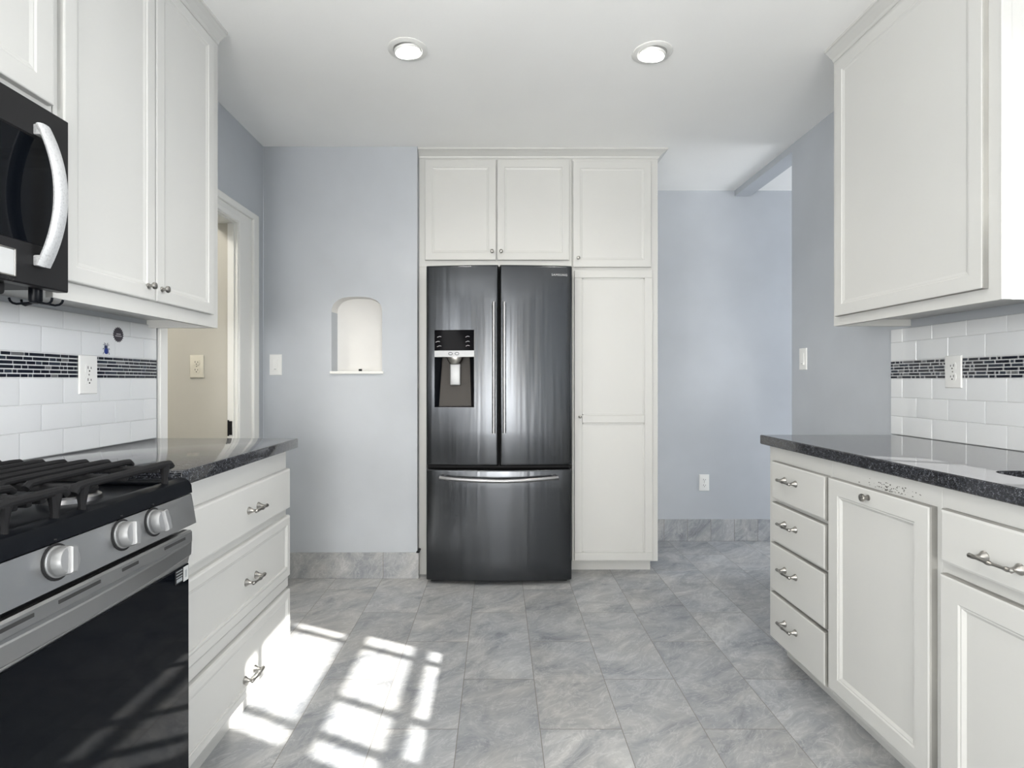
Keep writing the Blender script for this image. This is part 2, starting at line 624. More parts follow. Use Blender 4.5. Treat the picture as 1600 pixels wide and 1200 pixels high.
for (xa, za), (xb, zb) in zip(prof, prof[1:]):
    side = 0 if (za < NZS - 1e-6 or zb < NZS - 1e-6) else 1
    quad([(xa, YB, za), (xb, YB, zb), (bk(xb), YB + NDEP, zb), (bk(xa), YB + NDEP, za)], side)
quad([(NX0, YB, NZ0), (NX1, YB, NZ0), (bk(NX1), YB + NDEP, NZ0), (bk(NX0), YB + NDEP, NZ0)], 1)
quad([(bk(x), YB + NDEP, z) for x, z in prof], 1)
quad([(X0, YA, 0), (WX1, YA, 0), (WX1, YA, CEIL), (X0, YA, CEIL)])
bmesh.ops.remove_doubles(bm, verts=bm.verts, dist=0.0005)
structure(bm, 'wall_back', ['wall', 'niche'])
bm = NB()
box(bm, NX0 - 0.008, NX1 + 0.010, YB - 0.012, YB + NDEP - 0.004, NZ0 - 0.016, NZ0 + 0.0005, 0.004)
structure(bm, 'trim_1', 'trimwhite', 'white shelf lip of the arched wall niche')

# alcove wall and next room
bm = NB(); box(bm, WX1, 4.3, YA, YA + 0.12, 0, CEIL)
structure(bm, 'wall_alcove', 'wall')
bm = NB()
box(bm, 1.80, 4.3, 2.28, 2.40, 0, CEIL)
box(bm, 4.18, 4.3, 2.40, 2.55, 0, CEIL); box(bm, 4.18, 4.3, 3.65, YA, 0, CEIL)
box(bm, 4.18, 4.3, 2.55, 3.65, 0, 0.65); box(bm, 4.18, 4.3, 2.55, 3.65, 2.15, CEIL)
structure(bm, 'wall_next_room', 'wall')
bm = NB(); box(bm, 4.3, 8.2, 0.2, 4.02, CEIL - 0.1, CEIL)  # unseen slab added to keep sun off the alcove wall
structure(bm, 'sun_block_slab', 'ceiling', 'added roof slab keeping sun out of the next room')

# right wall with the sink window
WY0, WY1, WZ0, WZ1 = 0.55, 1.385, 1.197, 1.99
bm = NB()
box(bm, XR, XR + 0.128, -4.6, WY0, 0, CEIL)
box(bm, XR, XR + 0.128, WY1, 3.12, 0, CEIL)
box(bm, XR, XR + 0.128, WY0, WY1, 0, WZ0)
box(bm, XR, XR + 0.128, WY0, WY1, WZ1, CEIL)
structure(bm, 'wall_right', 'wall')
bm = NB(); box(bm, XR, XR + 0.108, 3.12, YA, CEIL - 0.040, CEIL)
structure(bm, 'trim_2', 'wall', 'shallow grey beam over the opening to the next room')

# sink window: two sashes
bm = NB()
xa, xb = 1.735, 1.765
for y0, y1, z0, z1 in ((WY0, WY0 + 0.02, WZ0, WZ1), (WY1 - 0.012, WY1, WZ0, WZ1), (WY0, WY1, WZ0, WZ0 + 0.03), (WY0, WY1, WZ1 - 0.02, WZ1),
                       (WY0, WY1, 1.583, 1.642)):
    box(bm, xa, xb, y0, y1, z0, z1, 0.003)
w = structure(bm, 'window_1', 'trimwhite', 'sink window in the right wall, outside the picture')
bm = NB()
for yy, hw, z0, z1 in ((1.255, 0.016, WZ0 + 0.03, WZ1 - 0.02), (0.88, 0.018, WZ0 + 0.03, 1.583), (0.675, 0.02, WZ0 + 0.03, WZ1 - 0.02)):
    box(bm, xa + 0.004, xb - 0.004, yy - hw, yy + hw, z0, z1)
box(bm, xa + 0.004, xb - 0.004, WY0, WY1, 1.388, 1.424)
box(bm, xa + 0.004, xb - 0.004, WY0, WY1, 1.828, 1.852)
structure(bm, 'muntin_grid', 'trimwhite', parent=w)
bm = NB(); box(bm, 1.749, 1.751, WY0, WY1, WZ0, WZ1)
structure(bm, 'pane', 'pane', parent=w)

bm = NB()
for y0, y1, z0, z1 in ((-1.1, -1.05, 0.85, 2.15), (0.25, 0.3, 0.85, 2.15), (-1.05, 0.25, 0.85, 0.9), (-1.05, 0.25, 2.1, 2.15), (-1.05, 0.25, 1.48, 1.52)):
    box(bm, XL - 0.08, XL - 0.04, y0, y1, z0, z1, 0.003)
structure(bm, 'fill_opening_frame', 'trimwhite', 'added unseen window frame around the left fill light')  # frame added with its opening to let the left fill light in

# wall behind the camera with its glazed doors
bm = NB()
box(bm, XL - 0.12, -1.15, -4.72, -4.6, 0, CEIL); box(bm, 1.35, XR + 0.128, -4.72, -4.6, 0, CEIL)
box(bm, -1.15, 1.35, -4.72, -4.6, 2.2, CEIL); box(bm, -1.15, 1.35, -4.72, -4.6, 0, 0.2)
structure(bm, 'wall_near', 'wall')
bm = NB()
for x0, x1 in ((-1.15, -1.07), (-0.36, -0.26), (0.46, 0.56), (1.27, 1.35)):
    box(bm, x0, x1, -4.65, -4.6, 0.2, 2.2, 0.004)
for z0, z1 in ((0.2, 0.28), (2.12, 2.2)):
    box(bm, -1.15, 1.35, -4.65, -4.6, z0, z1, 0.004)
structure(bm, 'window_2', 'trimwhite', 'glazed doors behind the camera')

# pleated curtains drawn half across the glazed doors
for x0, x1, which in ((-1.25, -0.42, 'left'), (0.60, 1.45, 'right')):
    bm = NB()
    n_ = 160
    row = []
    for zz in (0.04, 1.2, 2.28):
        row.append([(x0 + (x1 - x0) * k / n_, -4.54 + 0.035 * math.sin(k * 0.62 + 0.7 * math.sin(k * 0.11)), zz) for k in range(n_ + 1)])
    skin(bm, row, cap0=False, cap1=False, closed=False)
    o = finish(bm, 'curtain', 'curtain', keep_normals=True)
    so = o.modifiers.new('cloth', 'SOLIDIFY'); so.thickness = 0.002
    tag(o, 'sheer pleated curtain on the %s of the glazed doors behind the camera' % which, 'curtain')

# skirting tiles
bm = NB()
box(bm, XL, -0.452, YB - 0.012, YB, 0, 0.147, 0.002)
structure(bm, 'baseboard_back', 'base_left', 'grey marble skirting under the niche wall')
bm = NB()
box(bm, 0.94, 4.18, YA - 0.012, YA, 0, 0.154, 0.002)
structure(bm, 'baseboard_alcove', 'base_alcove', 'grey marble skirting along the alcove wall')
bm = NB(); box(bm, -0.466, -0.448, YB - 0.016, YB + 0.05, 0.147, 0.155, 0.002)
structure(bm, 'trim_3', 'matte_black', 'dark edge strip at the end of the skirting')

# doorway casing
bm = NB()
CW = 0.092
def casing(y0, y1, z0, z1):
    box(bm, XL, XL + 0.016, y0, y1, z0, z1, 0.003)
yo, zo = DY1 + 0.012 + CW + 0.11, DZ
CY0, CY1 = 2.155, 2.800        # casing edges of the opening
# thin jamb lining, flat casing with an inner bead and an outer back band
box(bm, XL - 0.03, XL + 0.001, 2.789, 2.7995, 0, DZ - 0.012)
box(bm, XL - 0.12, XL + 0.001, DY0 + 0.0005, DY0 + 0.012, 0, DZ - 0.012)
box(bm, XL - 0.12, XL + 0.001, DY0 + 0.0005, 2.7995, DZ - 0.012, DZ - 0.0005)
box(bm, XL, XL + 0.018, 2.796, 2.995, 0, 2.0, 0.002)
box(bm, XL + 0.0005, XL + 0.026, 2.802, 2.845, 0, 1.970, 0.006)
box(bm, XL + 0.0005, XL + 0.031, 2.955, 3.022, 0, 2.035, 0.006)
box(bm, XL + 0.0002, XL + 0.0175, 2.163, 2.98, 1.938, 2.022, 0.002)
box(bm, XL + 0.0007, XL + 0.0255, 2.163, 2.840, 1.942, 1.973, 0.006)
box(bm, XL + 0.0007, XL + 0.0305, 2.163, 3.015, 1.998, 2.0345, 0.006)
box(bm, XL + 0.0004, XL + 0.0170, 2.160, 2.208, 0.0, 1.940, 0.003)
o = structure(bm, 'trim_4', 'trimwhite', 'white moulded casing around the hallway doorway')
bm = NB(); box(bm, XL - 0.026, XL - 0.006, 2.785, 2.7892, 0.855, 0.925, 0.001); sweep(bm, [(XL - 0.024, 2.784, 0.85), (XL - 0.024, 2.784, 0.93)], 0.004, 8)
structure(bm, 'hinge', 'iron', parent=o)

# ------------------------------------------------------------------ tiled backsplashes
def backsplash(F, y0, y1, z1, joint_a, joint_b, gaps, label, rnd, name='tile_backsplash'):
    """white running-bond tile with a dark mosaic band; F faces the room"""
    rnd = random.Random(rnd)
    base = F(y0, 0.905, 0.0)
    root = thing(name, label, 'backsplash', F((y0 + y1) / 2, 0.906, 0))
    bm = NB()
    r = [rect(F, y0, y1, 0.906, z1, 0.0004), rect(F, y0, y1, 0.906, z1, 0.0055)]
    skin(bm, r)
    finish(bm, 'grout_bed', 'grout', root, smooth=False)
    bm = NB()
    P_, g = 0.0777, 0.0008
    rows = [(0.906, joint_a), (0.9827, joint_b), (1.0604, joint_a), (1.2126, joint_b), (1.2903, joint_a)]
    for z, j in rows:
        zt = min(z + P_, z1) if z > 0.95 else 0.9827
        k0 = math.floor((y0 - j) / 0.155) - 1
        for k in range(k0, k0 + 40):
            a, c = j + k * 0.155, j + (k + 1) * 0.155
            a, c = max(a, y0), min(c, y1)
            if c - a < 0.006:
                continue
            def R(i, w): return rect(F, a + g + i, c - g - i, z + g + i, zt - g - i, w)
            skin(bm, [R(0, 0.003), R(0, 0.0065), R(0.0012, 0.0078), R(0.004, 0.0082)])
    finish(bm, 'wall_tiles', 'tile', root)
    bm = NB()
    z = 1.1385
    h = (1.2120 - z) / 6
    for i in range(6):
        y = y0 + rnd.uniform(-0.03, 0)
        while y < y1:
            wdt = rnd.choice((0.012, 0.018, 0.022, 0.028, 0.04, 0.05, 0.056))
            a, c = max(y, y0), min(y + wdt, y1)
            y += wdt + 0.0034
            if c - a < 0.004:
                continue
            mi = rnd.choices((0, 1, 2), (0.7, 0.18, 0.12))[0]
            def R(q, w): return rect(F, a + q, c - q, z + i * h + 0.0018 + q, z + (i + 1) * h - 0.0018 - q, w)
            skin(bm, [R(0, 0.003), R(0, 0.0068), R(0.0008, 0.0076)], mi=mi)
    finish(bm, 'mosaic_band', ['mosaic_dark', 'mosaic_navy', 'mosaic_grey'], root)
    return root


backsplash(left_face(XL), 0.45, 2.150, 1.345, 1.998, 1.917, None,
           'white subway tile backsplash with dark mosaic band behind the gas range', 3)
backsplash(right_face(XR), 1.41, 2.324, 1.345, 2.258, 2.183, None,
           'white subway tile backsplash with dark mosaic band on the right wall', 5)
for o in [x for x in COL.objects if x.name.startswith('tile_backsplash')]:
    pass


# ------------------------------------------------------------------ outlets and switches
def outlet(F, u, v, label, parent_cat='outlet', plastic='plastic', W=0.070, H=0.115):
    root = thing('wall_outlet', label, parent_cat, F(u, v - H / 2, 0))
    bm = NB()
    def R(i, w): return rect(F, u - W / 2 + i, u + W / 2 - i, v - H / 2 + i, v + H / 2 - i, w)
    skin(bm, [R(0, 0.0002), R(0, 0.003), R(0.002, 0.0055), R(0.005, 0.0062)])
    finish(bm, 'cover_plate', plastic, root)
    for s in (-1, 1):
        c = v + s * 0.0195
        bm = NB()
        n = 20
        pts = []
        for k in range(n):
            a = 2 * math.pi * k / n
            pts.append((max(-0.0165, min(0.0165, 0.019 * math.cos(a))), max(-0.0135, min(0.0135, 0.0165 * math.sin(a)))))
        skin(bm, [[F(u + x, c + y, w) for x, y in pts] for w in (0.004, 0.0078)])
        r = finish(bm, 'receptacle', plastic, root)
        bm = NB()
        for du, hh in ((-0.0065, 0.009), (0.0065, 0.007)):
            skin(bm, [rect(F, u + du - 0.0013, u + du + 0.0013, c - 0.001, c - 0.001 + hh, w) for w in (0.0070, 0.0082)])
        skin(bm, [[F(u + 0.0028 * math.cos(a), c - 0.0075 + 0.0028 * math.sin(a), w) for a in [2 * math.pi * k / 10 for k in range(10)]] for w in (0.0070, 0.0082)])
        finish(bm, 'slots', 'slot', r, smooth=False)
    bm = NB()
    o = F(u, v, 0.0055); ax = F(u, v, 1) - F(u, v, 0)
    lathe(bm, o, ax, [(0, 0.003), (0.0012, 0.003), (0.0018, 0.0015)], 10)
    finish(bm, 'screw', 'nickel', root)
    return root


def switch(F, u, v, label, W=0.070, H=0.118):
    root = thing('light_switch', label, 'switch', F(u, v - H / 2, 0))
    bm = NB()
    def R(i, w): return rect(F, u - W / 2 + i, u + W / 2 - i, v - H / 2 + i, v + H / 2 - i, w)
    skin(bm, [R(0, 0.0002), R(0, 0.003), R(0.002, 0.0055), R(0.005, 0.0062)])
    finish(bm, 'cover_plate', 'plastic', root)
    bm = NB()
    def Q(i, w): return rect(F, u - 0.0165 + i, u + 0.0165 - i, v - 0.0335 + i, v + 0.0335 - i, w)
    rr = Q(0.0015, 0.0095)
    skin(bm, [Q(0, 0.004), Q(0, 0.0072), [F(u - 0.015, v - 0.032, 0.0105), F(u + 0.015, v - 0.032, 0.0105), F(u + 0.015, v + 0.032, 0.0078), F(u - 0.015, v + 0.032, 0.0078)]])
    finish(bm, 'rocker', 'plastic', root)
    bm = NB()
    skin(bm, [rect(F, u - 0.006, u + 0.006, v - 0.027, v - 0.024, w) for w in (0.0095, 0.0112)])
    finish(bm, 'indicator', 'label_grey', root, smooth=False)
    return root


outlet(left_face(XL + 0.0082), 1.79 - 0.005, 1.150, 'white duplex outlet set in the left mosaic band', H=0.125, W=0.078)
outlet(right_face(XR - 0.0082), 2.0, 1.163, 'white duplex outlet set in the right mosaic band', H=0.118, W=0.072)
outlet(front_face(YA), (1100 - 778) / 221.2, CAM_H - (754 - 595) / 221.2, 'white duplex outlet low on the alcove wall')
outlet(front_face(2.80), -1.535, 1.203, 'almond outlet on the beige hallway wall', plastic='almond')
switch(front_face(YB), (431 - 778) / 272.6, CAM_H + (595 - 570) / 272.6, 'white rocker switch on the niche wall beside the doorway')
switch(right_face(XR), 3.0, 1.249, 'white rocker switch on the grey wall above the right counter')

# ------------------------------------------------------------------ fridge column: cabinets
YF = 3.20                                   # face frames
FF = front_face(YF)
def cabinet_door(F, u0, u1, v0, v1, parent, name='door', **kw):
    bm = NB(); panel_rings(bm, F, u0, u1, v0, v1, kw.pop('t', 0.019), **kw)
    return finish(bm, name, ['white', 'edge'], parent, smooth=False)

ov = thing('over_fridge_cabinet', 'white two-door cabinet above the refrigerator', 'cabinet', (-0.015, 3.53, 0.0))
bm = NB(); box(bm, WX1 + 0.001, 0.432, YF, YA - 0.002, 1.795, 2.43, 0.002)
finish(bm, 'body', 'white', ov, smooth=False)
bm = NB(); box(bm, WX1 + 0.001, -0.416, YF, YA - 0.002, 0.0, 1.795, 0.002)
finish(bm, 'side_panel', 'white', ov, smooth=False)
d = cabinet_door(FF, -0.424, -0.0105, 1.831, 2.412, ov)
knob(front_face(YF - 0.019), -0.034, 1.879, d, 0.011)
d = cabinet_door(FF, -0.0045, 0.4156, 1.831, 2.412, ov)
knob(front_face(YF - 0.019), 0.0185, 1.879, d, 0.011)

pn = thing('pantry_cabinet', 'tall white pantry cabinet to the right of the refrigerator', 'cabinet', (0.683, 3.53, 0.0))
bm = NB(); box(bm, 0.433, 0.933, YF, YA - 0.016, 0.078, 2.43, 0.002)
finish(bm, 'body', 'white', pn, smooth=False)
bm = NB(); box(bm, 0.433, 0.912, YF + 0.085, YA - 0.016, 0.0, 0.078)
finish(bm, 'toe_kick', 'white', pn, smooth=False)
d = cabinet_door(FF, 0.436, 0.890, 1.790, 2.405, pn)
knob(front_face(YF - 0.019), 0.4645, 1.840, d, 0.010)
bm = NB()                                    # long door with two panels
U0, U1, V0, V1, t = 0.444, 0.897, 0.088, 1.772, 0.019
skin(bm, [rect(FF, U0, U1, V0, V1, 0.0005), rect(FF, U0, U1, V0, V1, 0.011)])
fw = 0.045
for a0, a1, b0, b1 in ((U0, U1, V1 - fw, V1), (U0, U1, V0, V0 + fw), (U0, U0 + fw, V0 + fw, V1 - fw), (U1 - fw, U1, V0 + fw, V1 - fw), (U0 + fw, U1 - fw, 0.885, 0.93)):
    box(bm, a0, a1, YF - t, YF - 0.0108, b0, b1, 0.003)
for b0, b1 in ((V0 + fw, 0.885), (0.93, V1 - fw)):          # inner beads
    for a0, a1, c0, c1 in ((U0 + fw, U1 - fw, b0, b0 + 0.009), (U0 + fw, U1 - fw, b1 - 0.009, b1), (U0 + fw, U0 + fw + 0.009, b0, b1), (U1 - fw - 0.009, U1 - fw, b0, b1)):
        box(bm, a0, a1, YF - 0.0145, YF - 0.0108, c0, c1, 0.0015)
d = finish(bm, 'door', 'white', pn, smooth=False)
knob(front_face(YF - 0.019), 0.4745, 0.922, d, 0.008)


def crown(name, x0, x1, y0, y1, z0, dx0, dx1, dy0, label, size=0.05):
    """crown moulding: rectangles growing towards the ceiling on the exposed sides"""
    bm = NB()
    prof = [(0.0, 0.0), (0.006, 0.0), (0.010, 0.15), (0.30, 0.30), (0.50, 0.55), (0.78, 0.72), (0.86, 0.72), (1.0, 0.88)]
    lev = [(0.0, 0.05), (0.1, 0.12), (0.25, 0.18), (0.55, 0.55), (0.75, 0.85), (0.8, 1.0), (1.0, 1.0)]
    rings = []
    for hz, o in lev:
        o = o * size
        z = z0 + hz * (CEIL - z0) - 0.0003
        rings.append([(x0 - o * dx0, y0 - o * dy0, z), (x1 + o * dx1, y0 - o * dy0, z), (x1 + o * dx1, y1, z), (x0 - o * dx0, y1, z)])
    skin(bm, rings)
    return structure(bm, name, 'white', label)


crown('trim_5', WX1 + 0.001, 0.934, YF, YA - 0.002, 2.425, 0, 1, 1, 'white crown moulding over the fridge and pantry cabinets', 0.046)

# ------------------------------------------------------------------ refrigerator
FXL, FXR, FXC = -0.399, 0.411, 0.006
def fy(x):
    return 3.018 + 0.19 * (x - FXC) ** 2

fr = thing('refrigerator', 'dark stainless french-door refrigerator with ice dispenser', 'refrigerator', (FXC, 3.4, 0.0))
bm = NB(); box(bm, FXL + 0.004, FXR - 0.004, 3.105, 3.80, 0.03, 1.765, 0.004)
finish(bm, 'body', 'matte_black', fr)
bm = NB(); box(bm, FXL + 0.02, FXR - 0.02, 3.10, 3.16, 0.0, 0.05, 0.003)
finish(bm, 'base_grille', 'matte_black', fr)


def slab(x0, x1, z0, z1, name, parent, hole=None, r=0.011, mats='steel'):
    """curved appliance door, rounded on its vertical and horizontal edges, with an optional opening"""
    def edge(lo, hi, n):
        e = [r * (1 - math.cos(math.pi / 2 * k / 4)) for k in range(5)]
        xs = [lo + q for q in e] + [hi - q for q in e]
        xs += [lo + r + (hi - lo - 2 * r) * k / n for k in range(1, n)]
        return xs
    xs = edge(x0, x1, 14); zs = edge(z0, z1, 6)
    if hole:
        xs = [x for x in xs if min(abs(x - hole[0]), abs(x - hole[1])) > 0.004] + [hole[0], hole[1]]
        zs = [z for z in zs if min(abs(z - hole[2]), abs(z - hole[3])) > 0.004] + [hole[2], hole[3]]
    xs = sorted(set(xs)); zs = sorted(set(zs))
    def depth(x, z):
        q = 0
        for v, lo, hi in ((x, x0, x1), (z, z0, z1)):
            dd = min(v - lo, hi - v)
            if dd < r:
                q += r - math.sqrt(max(0, r * r - (r - dd) ** 2))
        return fy(x) + min(q, r * 1.3)
    bm = NB()
    g = [[bm.verts.new((x, depth(x, z), z)) for z in zs] for x in xs]
    yb = 3.10
    for i in range(len(xs) - 1):
        for j in range(len(zs) - 1):
            if hole and xs[i] >= hole[0] - 1e-6 and xs[i + 1] <= hole[1] + 1e-6 and zs[j] >= hole[2] - 1e-6 and zs[j + 1] <= hole[3] + 1e-6:
                continue
            bm.faces.new((g[i][j], g[i + 1][j], g[i + 1][j + 1], g[i][j + 1]))
    n, mz = len(xs), len(zs)
    ring = [g[i][0] for i in range(n)] + [g[n - 1][j] for j in range(1, mz)] + [g[i][mz - 1] for i in range(n - 2, -1, -1)] + [g[0][j] for j in range(mz - 2, 0, -1)]
    back = [bm.verts.new((v.co.x, yb, v.co.z)) for v in ring]
    for k in range(len(ring)):
        q = (k + 1) % len(ring)
        bm.faces.new((ring[q], ring[k], back[k], back[q]))
    if hole:
        bot = [(x, fy(x)) for x in xs if hole[0] - 1e-6 <= x <= hole[1] + 1e-6]
        for z, flip in ((hole[2], 0), (hole[3], 1)):
            pass
        for x in (hole[0], hole[1]):
            i = xs.index(x)
            js = [j for j in range(mz) if hole[2] - 1e-6 <= zs[j] <= hole[3] + 1e-6]
            for a, c in zip(js, js[1:]):
                bm.faces.new((g[i][a], g[i][c], bm.verts.new((x, yb, zs[c])), bm.verts.new((x, yb, zs[a]))))
        for z in (hole[2], hole[3]):
            j = zs.index(z)
            is_ = [i for i in range(n) if hole[0] - 1e-6 <= xs[i] <= hole[1] + 1e-6]
            for a, c in zip(is_, is_[1:]):
                bm.faces.new((g[a][j], g[c][j], bm.verts.new((xs[c], yb, z)), bm.verts.new((xs[a], yb, z))))
    return finish(bm, name, mats, parent)


HX0, HX1, HZ0, HZ1 = -0.3515, -0.1315, 0.984, 1.411
dl = slab(FXL, 0.0025, 0.661, 1.770, 'door', fr, (HX0, HX1, HZ0, HZ1))
dr = slab(0.0105, FXR, 0.661, 1.770, 'door', fr)
dd = slab(FXL, FXR, 0.022, 0.640, 'freezer_drawer', fr)

# dispenser
ys0 = fy(-0.24) - 0.002
def fyl(x):                                  # straight chord of the curved door at the dispenser
    return fy(HX0) + (fy(HX1) - fy(HX0)) * (x - HX0) / (HX1 - HX0)
bm = NB()
zc = 1.297
skin(bm, [[(HX0, fyl(HX0) - 0.002 + q, zc), (HX1, fyl(HX1) - 0.002 + q, zc), (HX1, fyl(HX1) - 0.002 + q, HZ1), (HX0, fyl(HX0) - 0.002 + q, HZ1)] for q in (0.03, 0.001, 0.0)])
finish(bm, 'control_panel', 'display', dl, smooth=False)
for (cx, cz, wd) in ((-0.322, 1.372, 0.028), (-0.330, 1.345, 0.030), (-0.322, 1.320, 0.030), (-0.165, 1.372, 0.028), (-0.165, 1.345, 0.026), (-0.165, 1.322, 0.024)):
    bm = NB()
    xs_ = [cx - wd / 2 + wd * q / 6 for q in range(7)]
    zs_ = [cz + dz_ for dz_ in (0, 0.002, 0.0045, 0.005, 0.0045, 0.002, 0)]
    skin(bm, [[(x, fyl(cx) - w_, z) for x, z in zip(xs_, zs_)] + [(x, fyl(cx) - w_, z - 0.0028) for x, z in zip(xs_[::-1], zs_[::-1])] for w_ in (0.0018, 0.0028)])
    finish(bm, 'display_icon', 'sticker_ink', dl, smooth=False)
bm = NB()
skin(bm, [[(HX0, fyl(HX0) - 0.004 + q, 1.262), (HX1, fyl(HX1) - 0.004 + q, 1.262), (HX1, fyl(HX1) - 0.004 + q, zc), (HX0, fyl(HX0) - 0.004 + q, zc)] for q in (0.03, 0.002, 0.0)])
finish(bm, 'button_strip', 'silver_plastic', dl, smooth=False)
bm = NB()
for cx in (-0.262, -0.226):
    bm = NB()
    pts = [(cx + 0.011 * math.cos(a), fyl(cx) - 0.0048, 1.280 + 0.007 * math.sin(a)) for a in [2 * math.pi * k / 20 for k in range(21)]]
    sweep(bm, pts, 0.0014, 6)
    finish(bm, 'button_outline', 'matte_black', dl)
bm = NB()                                    # recess: dark cheeks, taupe back
yk = 3.092
a0, a1 = HX0 + 0.032, HX1 - 0.022
quadv = lambda pts, mi: setattr(bm.faces.new([bm.verts.new(p) for p in pts]), 'material_index', mi)
yl, yr = fyl(HX0) + 0.0005, fyl(HX1) + 0.0005
quadv([(HX0 + 0.0005, yl, HZ0), (HX0 + 0.022, yk - 0.02, HZ0 + 0.004), (a0 + 0.006, yk - 0.02, 1.262), (HX0 + 0.0005, yl, 1.262)], 0)
quadv([(HX1 - 0.0005, yr, HZ0), (HX1 - 0.0005, yr, 1.262), (a1 - 0.004, yk - 0.02, 1.262), (HX1 - 0.018, yk - 0.02, HZ0 + 0.004)], 0)
quadv([(HX0 + 0.022, yk - 0.02, HZ0 + 0.004), (HX1 - 0.018, yk - 0.02, HZ0 + 0.004), (a1 - 0.004, yk, 1.262), (a0 + 0.006, yk, 1.262)], 1)
quadv([(HX0 + 0.0005, yl, HZ0), (HX1 - 0.0005, yr, HZ0), (HX1 - 0.018, yk - 0.02, HZ0 + 0.004), (HX0 + 0.022, yk - 0.02, HZ0 + 0.004)], 0)
quadv([(HX0 + 0.0005, yl, 1.262), (a0 + 0.006, yk, 1.262), (a1 - 0.004, yk, 1.262), (HX1 - 0.0005, yr, 1.262)], 0)
finish(bm, 'dispenser_recess', ['black', 'brown_grey'], dl, smooth=False, keep_normals=True)
bm = NB()
lathe(bm, (-0.239, 3.058, 1.262), (0, 0, -1), [(0, 0.046), (0.012, 0.045), (0.026, 0.038), (0.036, 0.030), (0.037, 0.01)], 24)
for v in bm.verts:
    v.co.y = 3.055 + (v.co.y - 3.055) * 0.6
finish(bm, 'ice_chute', 'nickel', dl)
bm = NB()
box(bm, -0.268, -0.208, 3.052, 3.068, 1.104, 1.226, 0.007, 3)
finish(bm, 'paddle', 'silver_plastic', dl)


def bar_handle(pts, r, mounts, parent):
    bm = NB()
    sweep(bm, pts, r, 14)
    for p0, p1 in mounts:
        sweep(bm, [p0, p1], r * 0.9, 10)
    return finish(bm, 'handle', 'chrome', parent)

for x, par in ((-0.0225, dl), (0.0355, dr)):
    yh = fy(x) - 0.045
    bar_handle([(x, yh, 0.846), (x, yh - 0.002, 0.95), (x, yh - 0.003, 1.2), (x, yh - 0.002, 1.45), (x, yh, 1.558)], 0.0092,
               [((x, yh, 0.875), (x, fy(x) + 0.004, 0.875)), ((x, yh, 1.53), (x, fy(x) + 0.004, 1.53))], par)
pts = []
for k in range(17):
    x = -0.318 + 0.648 * k / 16
    s = (x - FXC) / 0.324
    pts.append((x, fy(x) - 0.030 - 0.022 * (1 - s * s), 0.600 - 0.012 * (1 - s * s)))
bar_handle(pts, 0.012, [((-0.30, fy(-0.30) - 0.032, 0.599), (-0.30, fy(-0.30) + 0.004, 0.603)), ((0.31, fy(0.31) - 0.032, 0.599), (0.31, fy(0.31) + 0.004, 0.603))], dd)

cu = bpy.data.curves.new('lettering_curve', 'FONT')
cu.body = 'SAMSUNG'
cu.size = 0.0165
cu.extrude = 0.0006
cu.space_character = 1.12
to = bpy.data.objects.new('lettering_tmp', cu)
COL.objects.link(to)
bpy.context.view_layer.update()
me = bpy.data.meshes.new_from_object(to.evaluated_get(bpy.context.evaluated_depsgraph_get()))
bpy.data.objects.remove(to)
me.transform(Matrix.Rotation(math.radians(90), 4, 'X'))
xs = [v.co.x for v in me.vertices]
sc = 0.088 / (max(xs) - min(xs))
me.transform(Matrix.Diagonal((sc, 1, 1, 1)))
bm = NB(); bm.from_mesh(me); bpy.data.meshes.remove(me)
for v in bm.verts:
    v.co += Vector((0.296, 0, 1.711))
    v.co.y += fy(v.co.x) - 0.0008
for f in bm.faces:
    f.material_index = 0
finish(bm, 'lettering', 'label_white', dr, smooth=False)

# ------------------------------------------------------------------ left base cabinet and counter
LX = -0.822
lb = thing('base_cabinet', 'white three-drawer base cabinet to the right of the gas range', 'cabinet', (-1.08, 1.75, 0))
LY0, LY1 = 1.368, 2.128
bm = NB()
box(bm, XL + 0.001, LX, LY0, LY1, 0.10, 0.866, 0.002)
box(bm, LX - 0.001, LX + 0.008, LY0, LY1, 0.335, 0.372, 0.003)
finish(bm, 'body', 'white', lb, smooth=False)
bm = NB(); box(bm, XL + 0.001, LX - 0.05, LY0, LY1, 0, 0.10)
finish(bm, 'toe_kick', 'white', lb, smooth=False)
LF_ = left_face(LX)
for z0, z1, hz, fwid, hy, rs in ((0.640, 0.792, 0.712, 0.0, 1.80, False), (0.380, 0.612, 0.483, 0.035, 1.795, False), (0.118, 0.328, 0.175, 0.03, 1.785, False)):
    bm = NB()
    panel_rings(bm, LF_, LY0 + 0.004, LY1 - 0.006, z0, z1, 0.02, frame=fwid, depth=0.006, edge=0.007, slope=0.008)
    if fwid:
        for a0, a1, b0, b1 in ((LY0 + 0.04, LY1 - 0.042, z0 + fwid, z0 + fwid + 0.007),):
            box(bm, LX + 0.012, LX + 0.0215, a0, a1, b0, b1, 0.002)
    d = finish(bm, 'drawer', 'white', lb, smooth=False)
    pull(left_face(LX + (0.02 if not fwid else 0.014)), hy, hz, d, 0.046)

ct = NB()
box(ct, XL + 0.0015, -0.785, LY0 - 0.003, 2.155, 0.867, 0.905, 0.004, 3)
tag(finish(ct, 'countertop', 'granite'), 'black granite countertop between the gas range and the doorway', 'countertop')

# ------------------------------------------------------------------ right base cabinets
RX = 1.12
RF_ = right_face(RX)
RY1 = 2.258
def carcass(root, y0, y1, mats='white', hole=None):
    bm = NB()
    box(bm, RX, XR - 0.001, y0, y1, 0.083, 0.866, 0.0015)
    finish(bm, 'body', mats, root, smooth=False)
    bm = NB(); box(bm, RX + 0.07, XR - 0.001, y0, y1, 0, 0.083)
    finish(bm, 'toe_kick', 'white', root, smooth=False)

